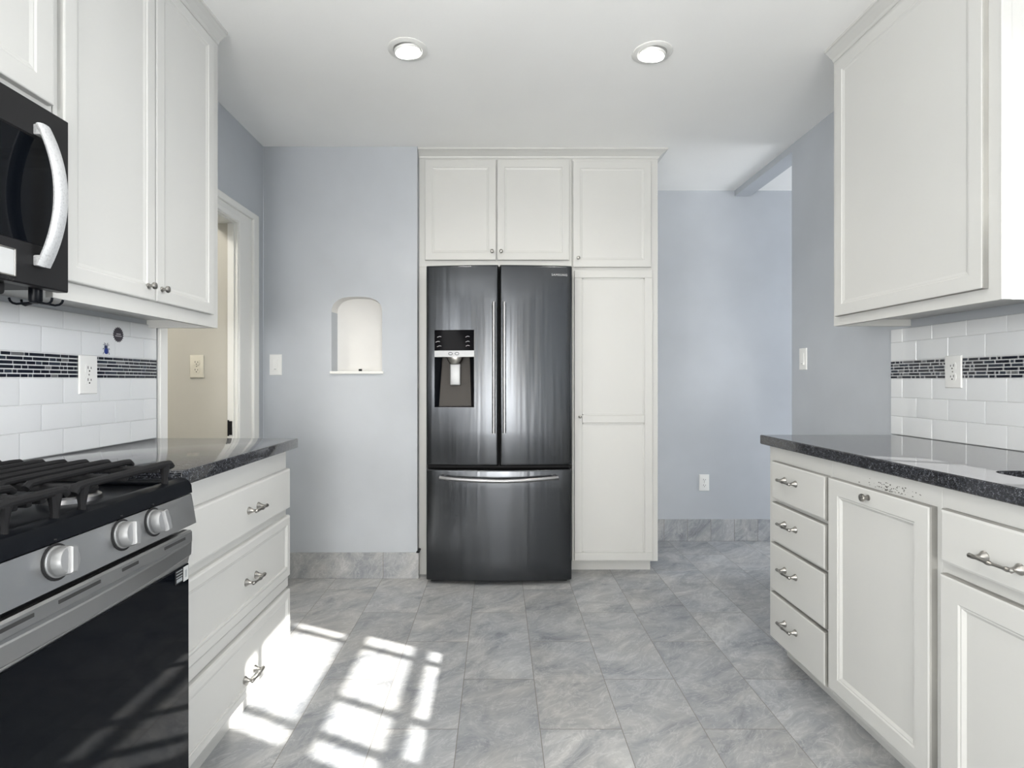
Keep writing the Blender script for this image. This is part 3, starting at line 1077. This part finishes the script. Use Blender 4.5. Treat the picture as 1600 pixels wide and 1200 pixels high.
db = thing('drawer_cabinet', 'white four-drawer cabinet at the far end of the right counter', 'cabinet', (1.4, 2.04, 0))
carcass(db, 1.835, RY1)
for z0, z1, hz in ((0.659, 0.809, 0.748), (0.492, 0.645, 0.579), (0.293, 0.481, 0.403), (0.098, 0.282, 0.198)):
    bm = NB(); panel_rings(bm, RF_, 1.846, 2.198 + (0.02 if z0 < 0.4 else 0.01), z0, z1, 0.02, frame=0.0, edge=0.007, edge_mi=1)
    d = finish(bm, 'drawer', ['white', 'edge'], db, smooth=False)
    pull(right_face(RX - 0.02), 2.065, hz, d, 0.05)

tb = thing('pull_out_cabinet', 'white cabinet with one tall knobbed door beside the four drawers', 'cabinet', (1.4, 1.61, 0))
carcass(tb, 1.382, 1.8345)
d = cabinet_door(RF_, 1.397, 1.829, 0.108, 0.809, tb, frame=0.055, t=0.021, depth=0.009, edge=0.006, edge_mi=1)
knob(right_face(RX - 0.021), 1.628, 0.783, d, 0.012)
bm = NB()
rnd = random.Random(4)
for k in range(70):
    y = rnd.gauss(1.56, 0.05); z = 0.822 + abs(rnd.gauss(0, 0.010)) if k > 35 else 0.8135 + rnd.random() * 0.006
    y = min(max(y, 1.42), 1.70)
    a = rnd.uniform(0.0006, 0.0024)
    box(bm, RX - 0.0005, RX + 0.001, y - a, y + a * rnd.uniform(0.5, 1.6), z - a * 0.6, z + a * 0.6)
finish(bm, 'paint_chips', 'chip', tb, smooth=False)['kind'] = 'stuff'

sb = thing('sink_cabinet', 'white sink cabinet with a wide drawer front at the right edge', 'cabinet', (1.4, 0.92, 0))
bm = NB()
box(bm, RX, RX + 0.02, 0.45, 1.3815, 0.083, 0.866, 0.0015)
box(bm, RX + 0.02, XR - 0.001, 1.37, 1.3815, 0.083, 0.866)
box(bm, RX + 0.02, XR - 0.001, 0.45, 0.47, 0.083, 0.866)
box(bm, RX + 0.02, XR - 0.001, 0.47, 1.37, 0.083, 0.10)
finish(bm, 'body', 'white', sb, smooth=False)
bm = NB(); box(bm, RX + 0.07, XR - 0.001, 0.45, 1.3815, 0, 0.083)
finish(bm, 'toe_kick', 'white', sb, smooth=False)
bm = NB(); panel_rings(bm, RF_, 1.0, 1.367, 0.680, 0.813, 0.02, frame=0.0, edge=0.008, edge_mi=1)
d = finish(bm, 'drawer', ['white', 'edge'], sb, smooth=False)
pull(right_face(RX - 0.02), 1.197, 0.733, d, 0.056)
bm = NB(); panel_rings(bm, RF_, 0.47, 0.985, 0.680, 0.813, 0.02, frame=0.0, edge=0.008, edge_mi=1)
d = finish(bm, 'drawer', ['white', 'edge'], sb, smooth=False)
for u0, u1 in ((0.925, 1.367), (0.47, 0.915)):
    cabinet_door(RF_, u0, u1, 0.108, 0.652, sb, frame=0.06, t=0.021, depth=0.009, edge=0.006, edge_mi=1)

# right counter with the sink cut-out
SX0, SX1, SY0, SY1, SR = 1.217, 1.58, 0.62, 1.372, 0.05
def rounded(x0, x1, y0, y1, r, n=6):
    pts = []
    for cx, cy, a0 in ((x1 - r, y1 - r, 0), (x0 + r, y1 - r, 90), (x0 + r, y0 + r, 180), (x1 - r, y0 + r, 270)):
        for k in range(n + 1):
            a = math.radians(a0 + 90 * k / n)
            pts.append((cx + r * math.cos(a), cy + r * math.sin(a)))
    return pts
CX0, CX1, CYa, CYb = 1.094, XR - 0.0015, 0.43, 2.288
bm = NB()
inner = rounded(SX0, SX1, SY0, SY1, SR)
outer = []
n = len(inner)
mx_, my_ = (SX0 + SX1) / 2, (SY0 + SY1) / 2
per = (n // 4)
corn = [(CX1, CYb), (CX0, CYb), (CX0, CYa), (CX1, CYa)]
def layer(z, e=0.0):
    iv = [bm.verts.new((x, y, z)) for x, y in inner]
    ov_ = [bm.verts.new((x + (e if x == CX0 else 0), y - (e if y == CYb else 0), z)) for x, y in corn]
    return iv, ov_
def plate(iv, ov_):
    for c in range(4):
        seg = iv[c * per:(c + 1) * per]
        for a, b_ in zip(seg, seg[1:]):
            bm.faces.new((a, b_, ov_[c]))
        nxt = iv[((c + 1) * per) % n]
        bm.faces.new((seg[-1], nxt, ov_[(c + 1) % 4], ov_[c]))
Lv = [layer(0.867, 0.003), layer(0.870), layer(0.902), layer(0.905, 0.003)]
plate(*Lv[0]); plate(*Lv[-1])
for (i0, o0), (i1, o1) in zip(Lv, Lv[1:]):
    for k in range(n):
        q = (k + 1) % n
        bm.faces.new((i0[k], i0[q], i1[q], i1[k]))
    for k in range(4):
        q = (k + 1) % 4
        bm.faces.new((o0[k], o0[q], o1[q], o1[k]))
tag(finish(bm, 'countertop', 'granite'), 'black granite countertop with a sink cut-out along the right wall', 'countertop')
bm = NB()
rings = []
for off, z in ((0.0, 0.8665), (0.004, 0.8665), (-0.006, 0.862), (-0.010, 0.80), (-0.018, 0.70), (-0.05, 0.685), (-0.12, 0.682)):
    rings.append([(x, y, z) for x, y in rounded(SX0 - off, SX1 + off, SY0 - off, SY1 + off, max(0.02, SR + off))])
rings = rings[1:]
skin(bm, rings, cap0=False)
tag(finish(bm, 'sink', 'chrome', keep_normals=True), 'undermount steel sink set below the right granite counter', 'sink')

# ------------------------------------------------------------------ wall cabinets
UXL = -1.081
ul = thing('wall_cabinet', 'white two-door wall cabinet above the left counter', 'cabinet', (-1.21, 1.72, 1.3325))
UY0, UY1 = 1.332, 2.116
bm = NB()
box(bm, XL + 0.001, UXL, UY0, UY1, 1.362, 2.43)
box(bm, UXL - 0.018, UXL, UY0, UY1, 1.3325, 1.3621)
box(bm, XL + 0.001, UXL - 0.018, UY1 - 0.018, UY1, 1.3325, 1.3621)
finish(bm, 'body', 'white', ul, smooth=False)
UF = left_face(UXL)
d = cabinet_door(UF, 1.345, 1.704, 1.378, 2.405, ul, frame=0.042, t=0.018)
knob(left_face(UXL + 0.018), 1.668, 1.419, d, 0.011)
d = cabinet_door(UF, 1.709, 2.058, 1.378, 2.405, ul, frame=0.042, t=0.018)
knob(left_face(UXL + 0.018), 1.735, 1.419, d, 0.011)
crown('trim_6', XL + 0.001, UXL, 0.56, UY1, 2.425, 0, 1, 0, 'white crown moulding over the left wall cabinets', 0.04)

om = thing('over_range_cabinet', 'white cabinet above the black microwave', 'cabinet', (-1.21, 0.95, 1.775))
bm = NB(); box(bm, XL + 0.001, UXL - 0.002, 0.57, 1.3305, 1.775, 2.43, 0.001)
finish(bm, 'body', 'white', om, smooth=False)
for u0, u1 in ((0.952, 1.318), (0.58, 0.948)):
    cabinet_door(left_face(UXL - 0.002), u0, u1, 1.79, 2.405, om, frame=0.055, t=0.018)

UXR = 1.37
ur = thing('wall_cabinet', 'white single-door wall cabinet above the right counter', 'cabinet', (1.52, 1.87, 1.352))
RY0, RY2 = 1.495, 2.237
bm = NB()
box(bm, UXR, XR - 0.001, RY0, RY2, 1.378, 2.43)
box(bm, UXR, UXR + 0.018, RY0, RY2, 1.352, 1.3781)
box(bm, UXR + 0.018, XR - 0.001, RY2 - 0.018, RY2, 1.352, 1.3781)
box(bm, UXR + 0.018, XR - 0.001, RY0, RY0 + 0.018, 1.352, 1.3781)
finish(bm, 'body', 'white', ur, smooth=False)
bm = NB(); box(bm, UXR - 0.001, UXR + 0.028, RY0 - 0.004, RY0 + 0.002, 1.352, 2.43, 0.001)
finish(bm, 'corner_strip', 'white', ur, smooth=False)
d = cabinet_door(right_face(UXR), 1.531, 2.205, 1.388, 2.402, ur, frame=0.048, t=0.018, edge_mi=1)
crown('trim_7', UXR, XR - 0.001, RY0, RY2, 2.425, 1, 0, 0, 'white crown moulding over the right wall cabinet', 0.04)

# ------------------------------------------------------------------ microwave
MX = -1.04
MY0, MY1, MZ0, MZ1 = 0.57, 1.330, 1.343, 1.757
mw = thing('microwave', 'scuffed black over-range microwave with a worn silver handle', 'microwave', (-1.19, 0.95, MZ0))
bm = NB(); box(bm, XL + 0.001, MX - 0.03, MY0, MY1 - 0.002, MZ0 + 0.006, MZ1, 0.003)
finish(bm, 'body', 'matte_black', mw)
MF = left_face(MX - 0.03)
bm = NB()
def R(i, w): return rect(MF, MY0 + i, MY1 - i, MZ0 + i, MZ1 - i, w)
gy0, gy1, gz0, gz1 = 0.66, 1.285, 1.434, 1.680
skin(bm, [R(0, 0.0), R(0, 0.026), R(0.003, 0.03)], cap1=False)
# front plate with the window opening
vo_ = [bm.verts.new(p) for p in R(0.003, 0.03)]
vi_ = [bm.verts.new(p) for p in rect(MF, gy0, gy1, gz0, gz1, 0.03)]
vj_ = [bm.verts.new(p) for p in rect(MF, gy0 + 0.004, gy1 - 0.004, gz0 + 0.004, gz1 - 0.004, 0.026)]
for k in range(4):
    q = (k + 1) % 4
    bm.faces.new((vo_[k], vo_[q], vi_[q], vi_[k]))
    bm.faces.new((vi_[k], vi_[q], vj_[q], vj_[k]))
bm.faces.new(vj_)
bmesh.ops.remove_doubles(bm, verts=bm.verts, dist=0.0003)
dm = finish(bm, 'door', 'scuffed', mw, smooth=False)
bm = NB(); skin(bm, [rect(MF, gy0 + 0.004, gy1 - 0.004, gz0 + 0.004, gz1 - 0.004, w_) for w_ in (0.0262, 0.0275)])
finish(bm, 'window_glass', 'glass_black', dm, smooth=False)
bm = NB()
pts, rad = [], []
for k in range(19):
    s = -1 + 2 * k / 18
    pts.append((MX + 0.012 + 0.040 * (1 - s * s) , 1.240, 1.547 + 0.158 * s))
sweep(bm, pts, 0.019, 14, flat=0.42, up=(1, 0, 0))
for s in (-0.93, 0.93):
    z = 1.547 + 0.158 * s
    box(bm, MX - 0.001, MX + 0.016, 1.227, 1.253, z - 0.012, z + 0.012, 0.003)
finish(bm, 'handle', 'worn_silver', dm)
bm = NB(); skin(bm, [rect(MF, 0.80, 1.178, 1.357, 1.411, 0.0302), rect(MF, 0.80, 1.178, 1.357, 1.411, 0.0312), rect(MF, 0.803, 1.175, 1.360, 1.408, 0.0316)])
finish(bm, 'control_strip', 'label_white', dm, smooth=False)
bm = NB()
for a0, a1, b0, b1 in ((0.796, 1.183, 1.4115, 1.4145), (0.796, 1.183, 1.3535, 1.3565), (1.1785, 1.183, 1.3535, 1.4145)):
    box(bm, MX - 0.0005, MX + 0.0022, a0, a1, b0, b1, 0.0008)
finish(bm, 'strip_frame', 'nickel', dm, smooth=False)
bm = NB()
box(bm, XL + 0.02, MX - 0.035, 0.62, 1.20, 1.318, MZ0 + 0.006, 0.008, 3)
finish(bm, 'vent_housing', 'matte_black', mw)

hk = NB()
hx, hy = -1.085, 1.287
lathe(hk, (hx, hy, MZ0 + 0.0055), (0, 0, -1), [(0, 0.0135), (0.030, 0.0135), (0.036, 0.011), (0.038, 0.004)], 18)
for a in (25, 160, 195, 345):
    dx, dy = math.cos(math.radians(a)), math.sin(math.radians(a))
    pts = [(hx + dx * q, hy + dy * q, z) for q, z in ((0.008, 1.313), (0.025, 1.311), (0.037, 1.309), (0.045, 1.311), (0.050, 1.316), (0.052, 1.323))]
    sweep(hk, pts, 0.0026, 8)
tag(finish(hk, 'utensil_hook', 'black'), 'black rotating hook hanging under the microwave', 'hook')

# ------------------------------------------------------------------ gas range
GX = -0.755
GY0, GY1 = 0.600, 1.362
gr = thing('gas_range', 'stainless gas range with black grates and black oven glass', 'stove', (-1.04, 0.98, 0))
bm = NB(); box(bm, XL + 0.012, GX - 0.05, GY0, GY1, 0.02, 0.865, 0.003)
finish(bm, 'body', 'matte_black', gr)
# cooktop with raised rim
bm = NB()
box(bm, XL + 0.012, GX - 0.02, GY0, GY1, 0.855, 0.874, 0.002)
box(bm, XL + 0.012, XL + 0.06, GY0, GY1, 0.874, 0.905, 0.006)
box(bm, XL + 0.06, GX - 0.02, GY1 - 0.022, GY1, 0.873, 0.888, 0.006)
box(bm, XL + 0.06, GX - 0.02, GY0, GY0 + 0.022, 0.873, 0.888, 0.006)
pr = [(GX - 0.055, 0.856), (GX - 0.004, 0.853), (GX - 0.006, 0.872), (GX - 0.014, 0.884), (GX - 0.026, 0.889), (GX - 0.042, 0.888), (GX - 0.055, 0.874)]
skin(bm, [[(x, y, z) for x, z in pr] for y in (GY0, GY1)])
ck = finish(bm, 'cooktop', 'black', gr)
for bx, by, rr in ((-1.16, 0.78, 0.042), (-0.92, 0.78, 0.05), (-1.16, 1.18, 0.036), (-0.92, 1.18, 0.05), (-1.04, 0.98, 0.046)):
    bm = NB()
    lathe(bm, (bx, by, 0.873), (0, 0, 1), [(0, rr * 1.15), (0.010, rr * 1.12), (0.016, rr * 0.95), (0.018, rr * 0.9)], 24, mi=1)
    lathe(bm, (bx, by, 0.891), (0, 0, 1), [(0, rr), (0.006, rr), (0.009, rr * 0.9), (0.010, rr * 0.5)], 24)
    finish(bm, 'burner', ['iron', 'chrome'], ck)


def grate(y0, y1, parent):
    """cast-iron section: front and back rims on feet, bars running along the range"""
    bm = NB()
    zt = 0.942
    xf, xb_ = -0.783, -1.265
    for xx in (xf, xb_):                        # rims, rounded at their ends
        pts = [(xx, y0 + 0.004, zt - 0.020), (xx, y0 + 0.012, zt - 0.010), (xx, y0 + 0.03, zt - 0.008), (xx, y1 - 0.03, zt - 0.008), (xx, y1 - 0.012, zt - 0.009), (xx, y1 - 0.004, zt - 0.017)]
        sweep(bm, pts, 0.0105, 10, up=(0, 0, 1), flat=0.8)
        for yy in (y0 + 0.028, y1 - 0.026):
            sweep(bm, [(xx, yy, zt - 0.01), (xx, yy, zt - 0.028), (xx, yy, zt - 0.045), (xx, yy, 0.8735)], [0.012, 0.009, 0.0065, 0.0085], 10)
    for yy in (y0 + 0.05, (y0 + y1) / 2, y1 - 0.05):  # cross bars under the fingers
        box(bm, xb_, xf, yy - 0.006, yy + 0.006, zt - 0.024, zt - 0.009, 0.003)
    xq = -0.875
    while xq > xb_ + 0.03:
        pts = [(xq, y0 + 0.010, zt - 0.012), (xq, y0 + 0.02, zt - 0.005), (xq, y0 + 0.04, zt - 0.004), (xq, y1 - 0.035, zt - 0.004), (xq, y1 - 0.015, zt - 0.005), (xq, y1 - 0.006, zt - 0.013)]
        sweep(bm, pts, 0.0075, 10, up=(0, 0, 1))
        xq -= 0.052
    return finish(bm, 'grate', 'iron', parent)

grate(1.005, 1.315, gr)
grate(0.840, 0.995, gr)
grate(0.620, 0.830, gr)

# control panel, slightly raked
bm = NB()
pr = [(GX - 0.06, 0.850), (GX - 0.006, 0.850), (GX + 0.006, 0.778), (GX - 0.06, 0.774)]
skin(bm, [[(x, y, z) for x, z in pr] for y in (GY0, GY1)])
cp = finish(bm, 'control_panel', 'range_steel', gr, smooth=False)
ax = Vector((0.072, 0, 0.012)).normalized()
for ky in (1.205, 1.104, 0.939, 0.770, 0.670):
    c = Vector((GX - 0.0005, ky, 0.820))
    bm = NB()
    lathe(bm, c, ax, [(-0.004, 0.027), (0.003, 0.027), (0.004, 0.0245), (0.008, 0.0245), (0.010, 0.0255), (0.020, 0.0245), (0.025, 0.0215), (0.026, 0.014)], 32)
    # grip bar across the knob face
    up = ax.cross(Vector((0, 1, 0))).normalized()
    a = Vector((0, 1, 0))
    ang = math.radians(12 if ky != 1.205 else -8)
    dv = up * math.cos(ang) + a * math.sin(ang)
    dh = a * math.cos(ang) - up * math.sin(ang)
    rings = []
    for w_, hw, hl in ((0.020, 0.0075, 0.0225), (0.030, 0.0068, 0.0225), (0.033, 0.005, 0.0205)):
        o = c + ax * w_
        rings.append([o + dh * sx * hw + dv * sy * hl for sx, sy in ((-1, -1), (1, -1), (1, 1), (-1, 1))])
    skin(bm, rings)
    o = finish(bm, 'knob', 'silver_plastic', cp)
    bm = NB()
    lathe(bm, c + ax * -0.0002, ax, [(-0.003, 0.0315), (0.0008, 0.0315), (0.0012, 0.030)], 28)
    finish(bm, 'knob_shadow_ring', 'matte_black', cp)  # black ring behind the knob, widened to stand in for its shadow
    bm = NB()
    q = c + up * 0.038 + ax * -0.0002
    lathe(bm, q + ax * 0.006, ax, [(-0.007, 0.0012), (0.0004, 0.0012)], 8)
    finish(bm, 'indicator_mark', 'slot', cp)

# oven door
DXF = GX                                       # outer face
bm = NB()
box(bm, DXF - 0.045, DXF - 0.012, GY0 + 0.004, GY1 - 0.004, 0.165, 0.762, 0.002)
od = finish(bm, 'oven_door', 'matte_black', gr)
bm = NB()
pr = [(DXF - 0.04, 0.7625), (DXF - 0.006, 0.7615), (DXF - 0.0025, 0.757), (DXF - 0.0015, 0.734), (DXF - 0.004, 0.732), (DXF - 0.012, 0.680), (DXF - 0.04, 0.680)]
skin(bm, [[(x, y, z) for x, z in pr] for y in (GY0 + 0.004, GY1 - 0.004)])
finish(bm, 'top_rail', 'range_steel', od, smooth=False)
for y0, y1 in ((1.245, 1.328), (1.105, 1.155), (0.945, 1.045), (0.80, 0.895), (0.66, 0.75)):
    bm = NB(); box(bm, DXF - 0.004, DXF - 0.0012, y0, y1, 0.745, 0.7515, 0.0004)
    finish(bm, 'vent_slot', 'slot', od, smooth=False)
bm = NB()
rings = []
for k in range(25):
    s = -1 + 2 * k / 24
    y = (GY0 + GY1) / 2 + s * 0.375
    bow = 0.020 * (1 - s * s) + 0.002
    x = DXF - 0.004 + bow
    rings.append([(DXF - 0.010, y, 0.733), (x - 0.002, y, 0.735), (x, y, 0.732), (x - 0.001, y, 0.702), (x - 0.004, y, 0.699 ), (DXF - 0.010, y, 0.703)])
skin(bm, rings)
finish(bm, 'handle', 'range_steel', od)
bm = NB(); box(bm, DXF - 0.013, DXF - 0.009, GY0 + 0.006, GY1 - 0.006, 0.170, 0.6795, 0.0015)
finish(bm, 'oven_glass', 'glass_black', od, smooth=False)
bm = NB()
box(bm, DXF - 0.045, DXF - 0.012, GY0 + 0.004, GY1 - 0.004, 0.03, 0.155, 0.003)
finish(bm, 'storage_drawer', 'range_steel', gr)
# rating labels on the glass
GF = left_face(DXF - 0.009)
bm = NB(); skin(bm, [rect(GF, 1.298, 1.330, 0.645, 0.678, w_) for w_ in (0.0, 0.0006)])
o = finish(bm, 'energy_label', 'matte_black', od, smooth=False)
bm = NB(); skin(bm, [rect(GF, 1.332, 1.353, 0.642, 0.677, w_) for w_ in (0.0, 0.0006)])
finish(bm, 'warning_label', 'label_white', od, smooth=False)
bm = NB()
for z in (0.674, 0.667, 0.660):
    skin(bm, [rect(GF, 1.302, 1.327, z - 0.0012, z + 0.0012, w_) for w_ in (0.0004, 0.0009)])
skin(bm, [rect(GF, 1.303, 1.326, 0.648, 0.656, w_) for w_ in (0.0004, 0.0009)])
skin(bm, [rect(GF, 1.338, 1.346, 0.650, 0.668, w_) for w_ in (0.0004, 0.0009)])
finish(bm, 'label_print', 'label_grey', od, smooth=False)

# ------------------------------------------------------------------ stickers on the left tiles
TF = left_face(XL + 0.0083)
def at_left(px, py):
    s = (778 - px) / 1.337
    return F_PX / s, CAM_H + (595 - py) / s
u, v = at_left(184.5, 523)
rt = thing('sticker', 'dark round scalloped sticker with pale lettering on the left tiles', 'sticker', TF(u, v - 0.022, 0))
bm = NB()
pts = []
nn = 40
for k in range(nn):
    a = 2 * math.pi * k / nn
    r_ = 0.0275 if k % 2 else 0.0222
    pts.append((r_ * math.cos(a), r_ * math.sin(a)))
skin(bm, [[TF(u + x, v + y, w_) for x, y in pts] for w_ in (0.0, 0.0012)])
finish(bm, 'disc', 'sticker_dark', rt, smooth=False)
bm = NB()
rnd = random.Random(2)
for z, y0, y1 in ((0.002, -0.011, 0.011), (-0.005, -0.016, 0.016)):
    y = y0
    while y < y1:
        wd = rnd.uniform(0.002, 0.004)
        skin(bm, [rect(TF, u + y, u + min(y + wd, y1), v + z - 0.0018, v + z + 0.0018, w_) for w_ in (0.001, 0.0016)])
        y += wd + 0.001
finish(bm, 'lettering', 'sticker_ink', rt, smooth=False)

u, v = at_left(165.5, 545.5)
bt = thing('beetle_sticker', 'small blue beetle sticker on the left tiles below the round sticker', 'sticker', TF(u, v - 0.02, 0))
bm = NB()
def blob(cu_, cv, ru, rv, mi, h):
    pts = [(cu_ + ru * math.cos(a), cv + rv * math.sin(a)) for a in [2 * math.pi * k / 18 for k in range(18)]]
    skin(bm, [[TF(u + x, v + y, 0) for x, y in pts], [TF(u + x, v + y, h * 0.6) for x, y in pts], [TF(u + cu_ + (x - cu_) * 0.6, v + cv + (y - cv) * 0.6, h) for x, y in pts]], mi=mi)
blob(0.0008, -0.006, 0.0095, 0.011, 0, 0.003)
blob(-0.001, 0.0065, 0.0068, 0.006, 1, 0.0028)
finish(bm, 'shell', ['bug_blue', 'bug_dark'], bt)
bm = NB()
for s in (-1, 1):
    for (a0, b0), (a1, b1), (a2, b2) in (((0.005, 0.010), (0.010, 0.016), (0.014, 0.014)), ((0.008, 0.0), (0.013, 0.003), (0.016, -0.002)), ((0.007, -0.010), (0.013, -0.012), (0.015, -0.018)), ((0.003, 0.012), (0.004, 0.018), (0.009, 0.021))):
        sweep(bm, [TF(u + s * a0, v + b0, 0.0008), TF(u + s * a1, v + b1, 0.0012), TF(u + s * a2, v + b2, 0.0008)], 0.0007, 6)
finish(bm, 'legs', 'bug_dark', bt)

# small connector lying in the niche
cn = thing('wire_connector', 'tiny dark wire connector lying on the niche shelf', 'connector', ((565 - 778) / 268, YB + 0.045, NZ0 + 0.0008))
bm = NB(); box(bm, -0.808, -0.790, YB + 0.035, YB + 0.05, NZ0 + 0.0008, NZ0 + 0.0135, 0.002)
finish(bm, 'plug', 'matte_black', cn)
bm = NB(); sweep(bm, [(-0.790, YB + 0.043, NZ0 + 0.006), (-0.775, YB + 0.046, NZ0 + 0.010), (-0.76, YB + 0.05, NZ0 + 0.016), (-0.745, YB + 0.05, NZ0 + 0.014), (-0.744, YB + 0.045, NZ0 + 0.004), (-0.765, YB + 0.042, NZ0 + 0.003)], 0.0016, 6)
finish(bm, 'wire', 'plastic', cn)

# ------------------------------------------------------------------ recessed ceiling lights
def downlight(px, py, tilt, label, xy=None):
    s = (595 - py) / (CEIL - CAM_H)
    x, y = xy or ((px - 778) / s, F_PX / s)
    root = thing('ceiling_light', label, 'ceiling light', (x, y, CEIL - 0.012), 'recessed ceiling lights')
    bm = NB()
    ro, ri = 0.080, 0.056
    prof = [(ro, CEIL - 0.0002), (ro, CEIL - 0.003), (ro - 0.006, CEIL - 0.006), (ri + 0.003, CEIL - 0.007), (ri, CEIL - 0.004), (ri, CEIL - 0.0004)]
    nn = 40
    rings = [[(x + r * math.cos(a), y + r * math.sin(a), z) for a in [2 * math.pi * k / nn for k in range(nn)]] for r, z in prof]
    skin(bm, rings, cap0=False, cap1=False)
    finish(bm, 'trim_ring', 'trimwhite', root)
    # tilted eyeball with its glowing lens
    ax = Vector((math.sin(math.radians(tilt)), 0.1, -1)).normalized()
    bm = NB()
    c = Vector((x, y, CEIL - 0.0045))
    lathe(bm, c, ax, [(0.0, 0.0555), (0.006, 0.054), (0.009, 0.0515), (0.0092, 0.0505)], 36)
    finish(bm, 'eyeball', 'trimwhite', root)
    bm = NB()
    lathe(bm, c + ax * 0.0094, ax, [(0, 0.050), (0.002, 0.049), (0.003, 0.042)], 36)
    finish(bm, 'lens', 'lamp', root)
    d_ = bpy.data.lights.new('ceiling_light_beam', 'SPOT')
    d_.energy = 9
    d_.spot_size = math.radians(140); d_.spot_blend = 0.8
    d_.shadow_soft_size = 0.05
    d_.color = (1.0, 0.95, 0.87)
    o = bpy.data.objects.new('ceiling_light_beam', d_)
    COL.objects.link(o)
    o.location = c + ax * 0.05
    o.rotation_euler = ax.to_track_quat('-Z', 'Y').to_euler()

downlight(637, 77, 7, 'lit recessed ceiling light, the left of the pair')
downlight(1019, 82, -9, 'lit recessed ceiling light, the right of the pair')
for x, y in ((-0.36, 0.35), (0.63, 0.35), (-0.36, -1.4), (0.63, -1.4)):          # the rest of the ceiling's lights, above and behind the camera
    downlight(778 + x * (CEIL - CAM_H), 0, 0, 'lit recessed ceiling light above or behind the camera', (x, y))
# added fill light brightening the hallway, no lamp is seen there
area('hall_fill_light', (-2.1, 2.0, CEIL - 0.03), (0, 0.15, -1), 0.4, 0.4, 16, (1.0, 0.95, 0.86))
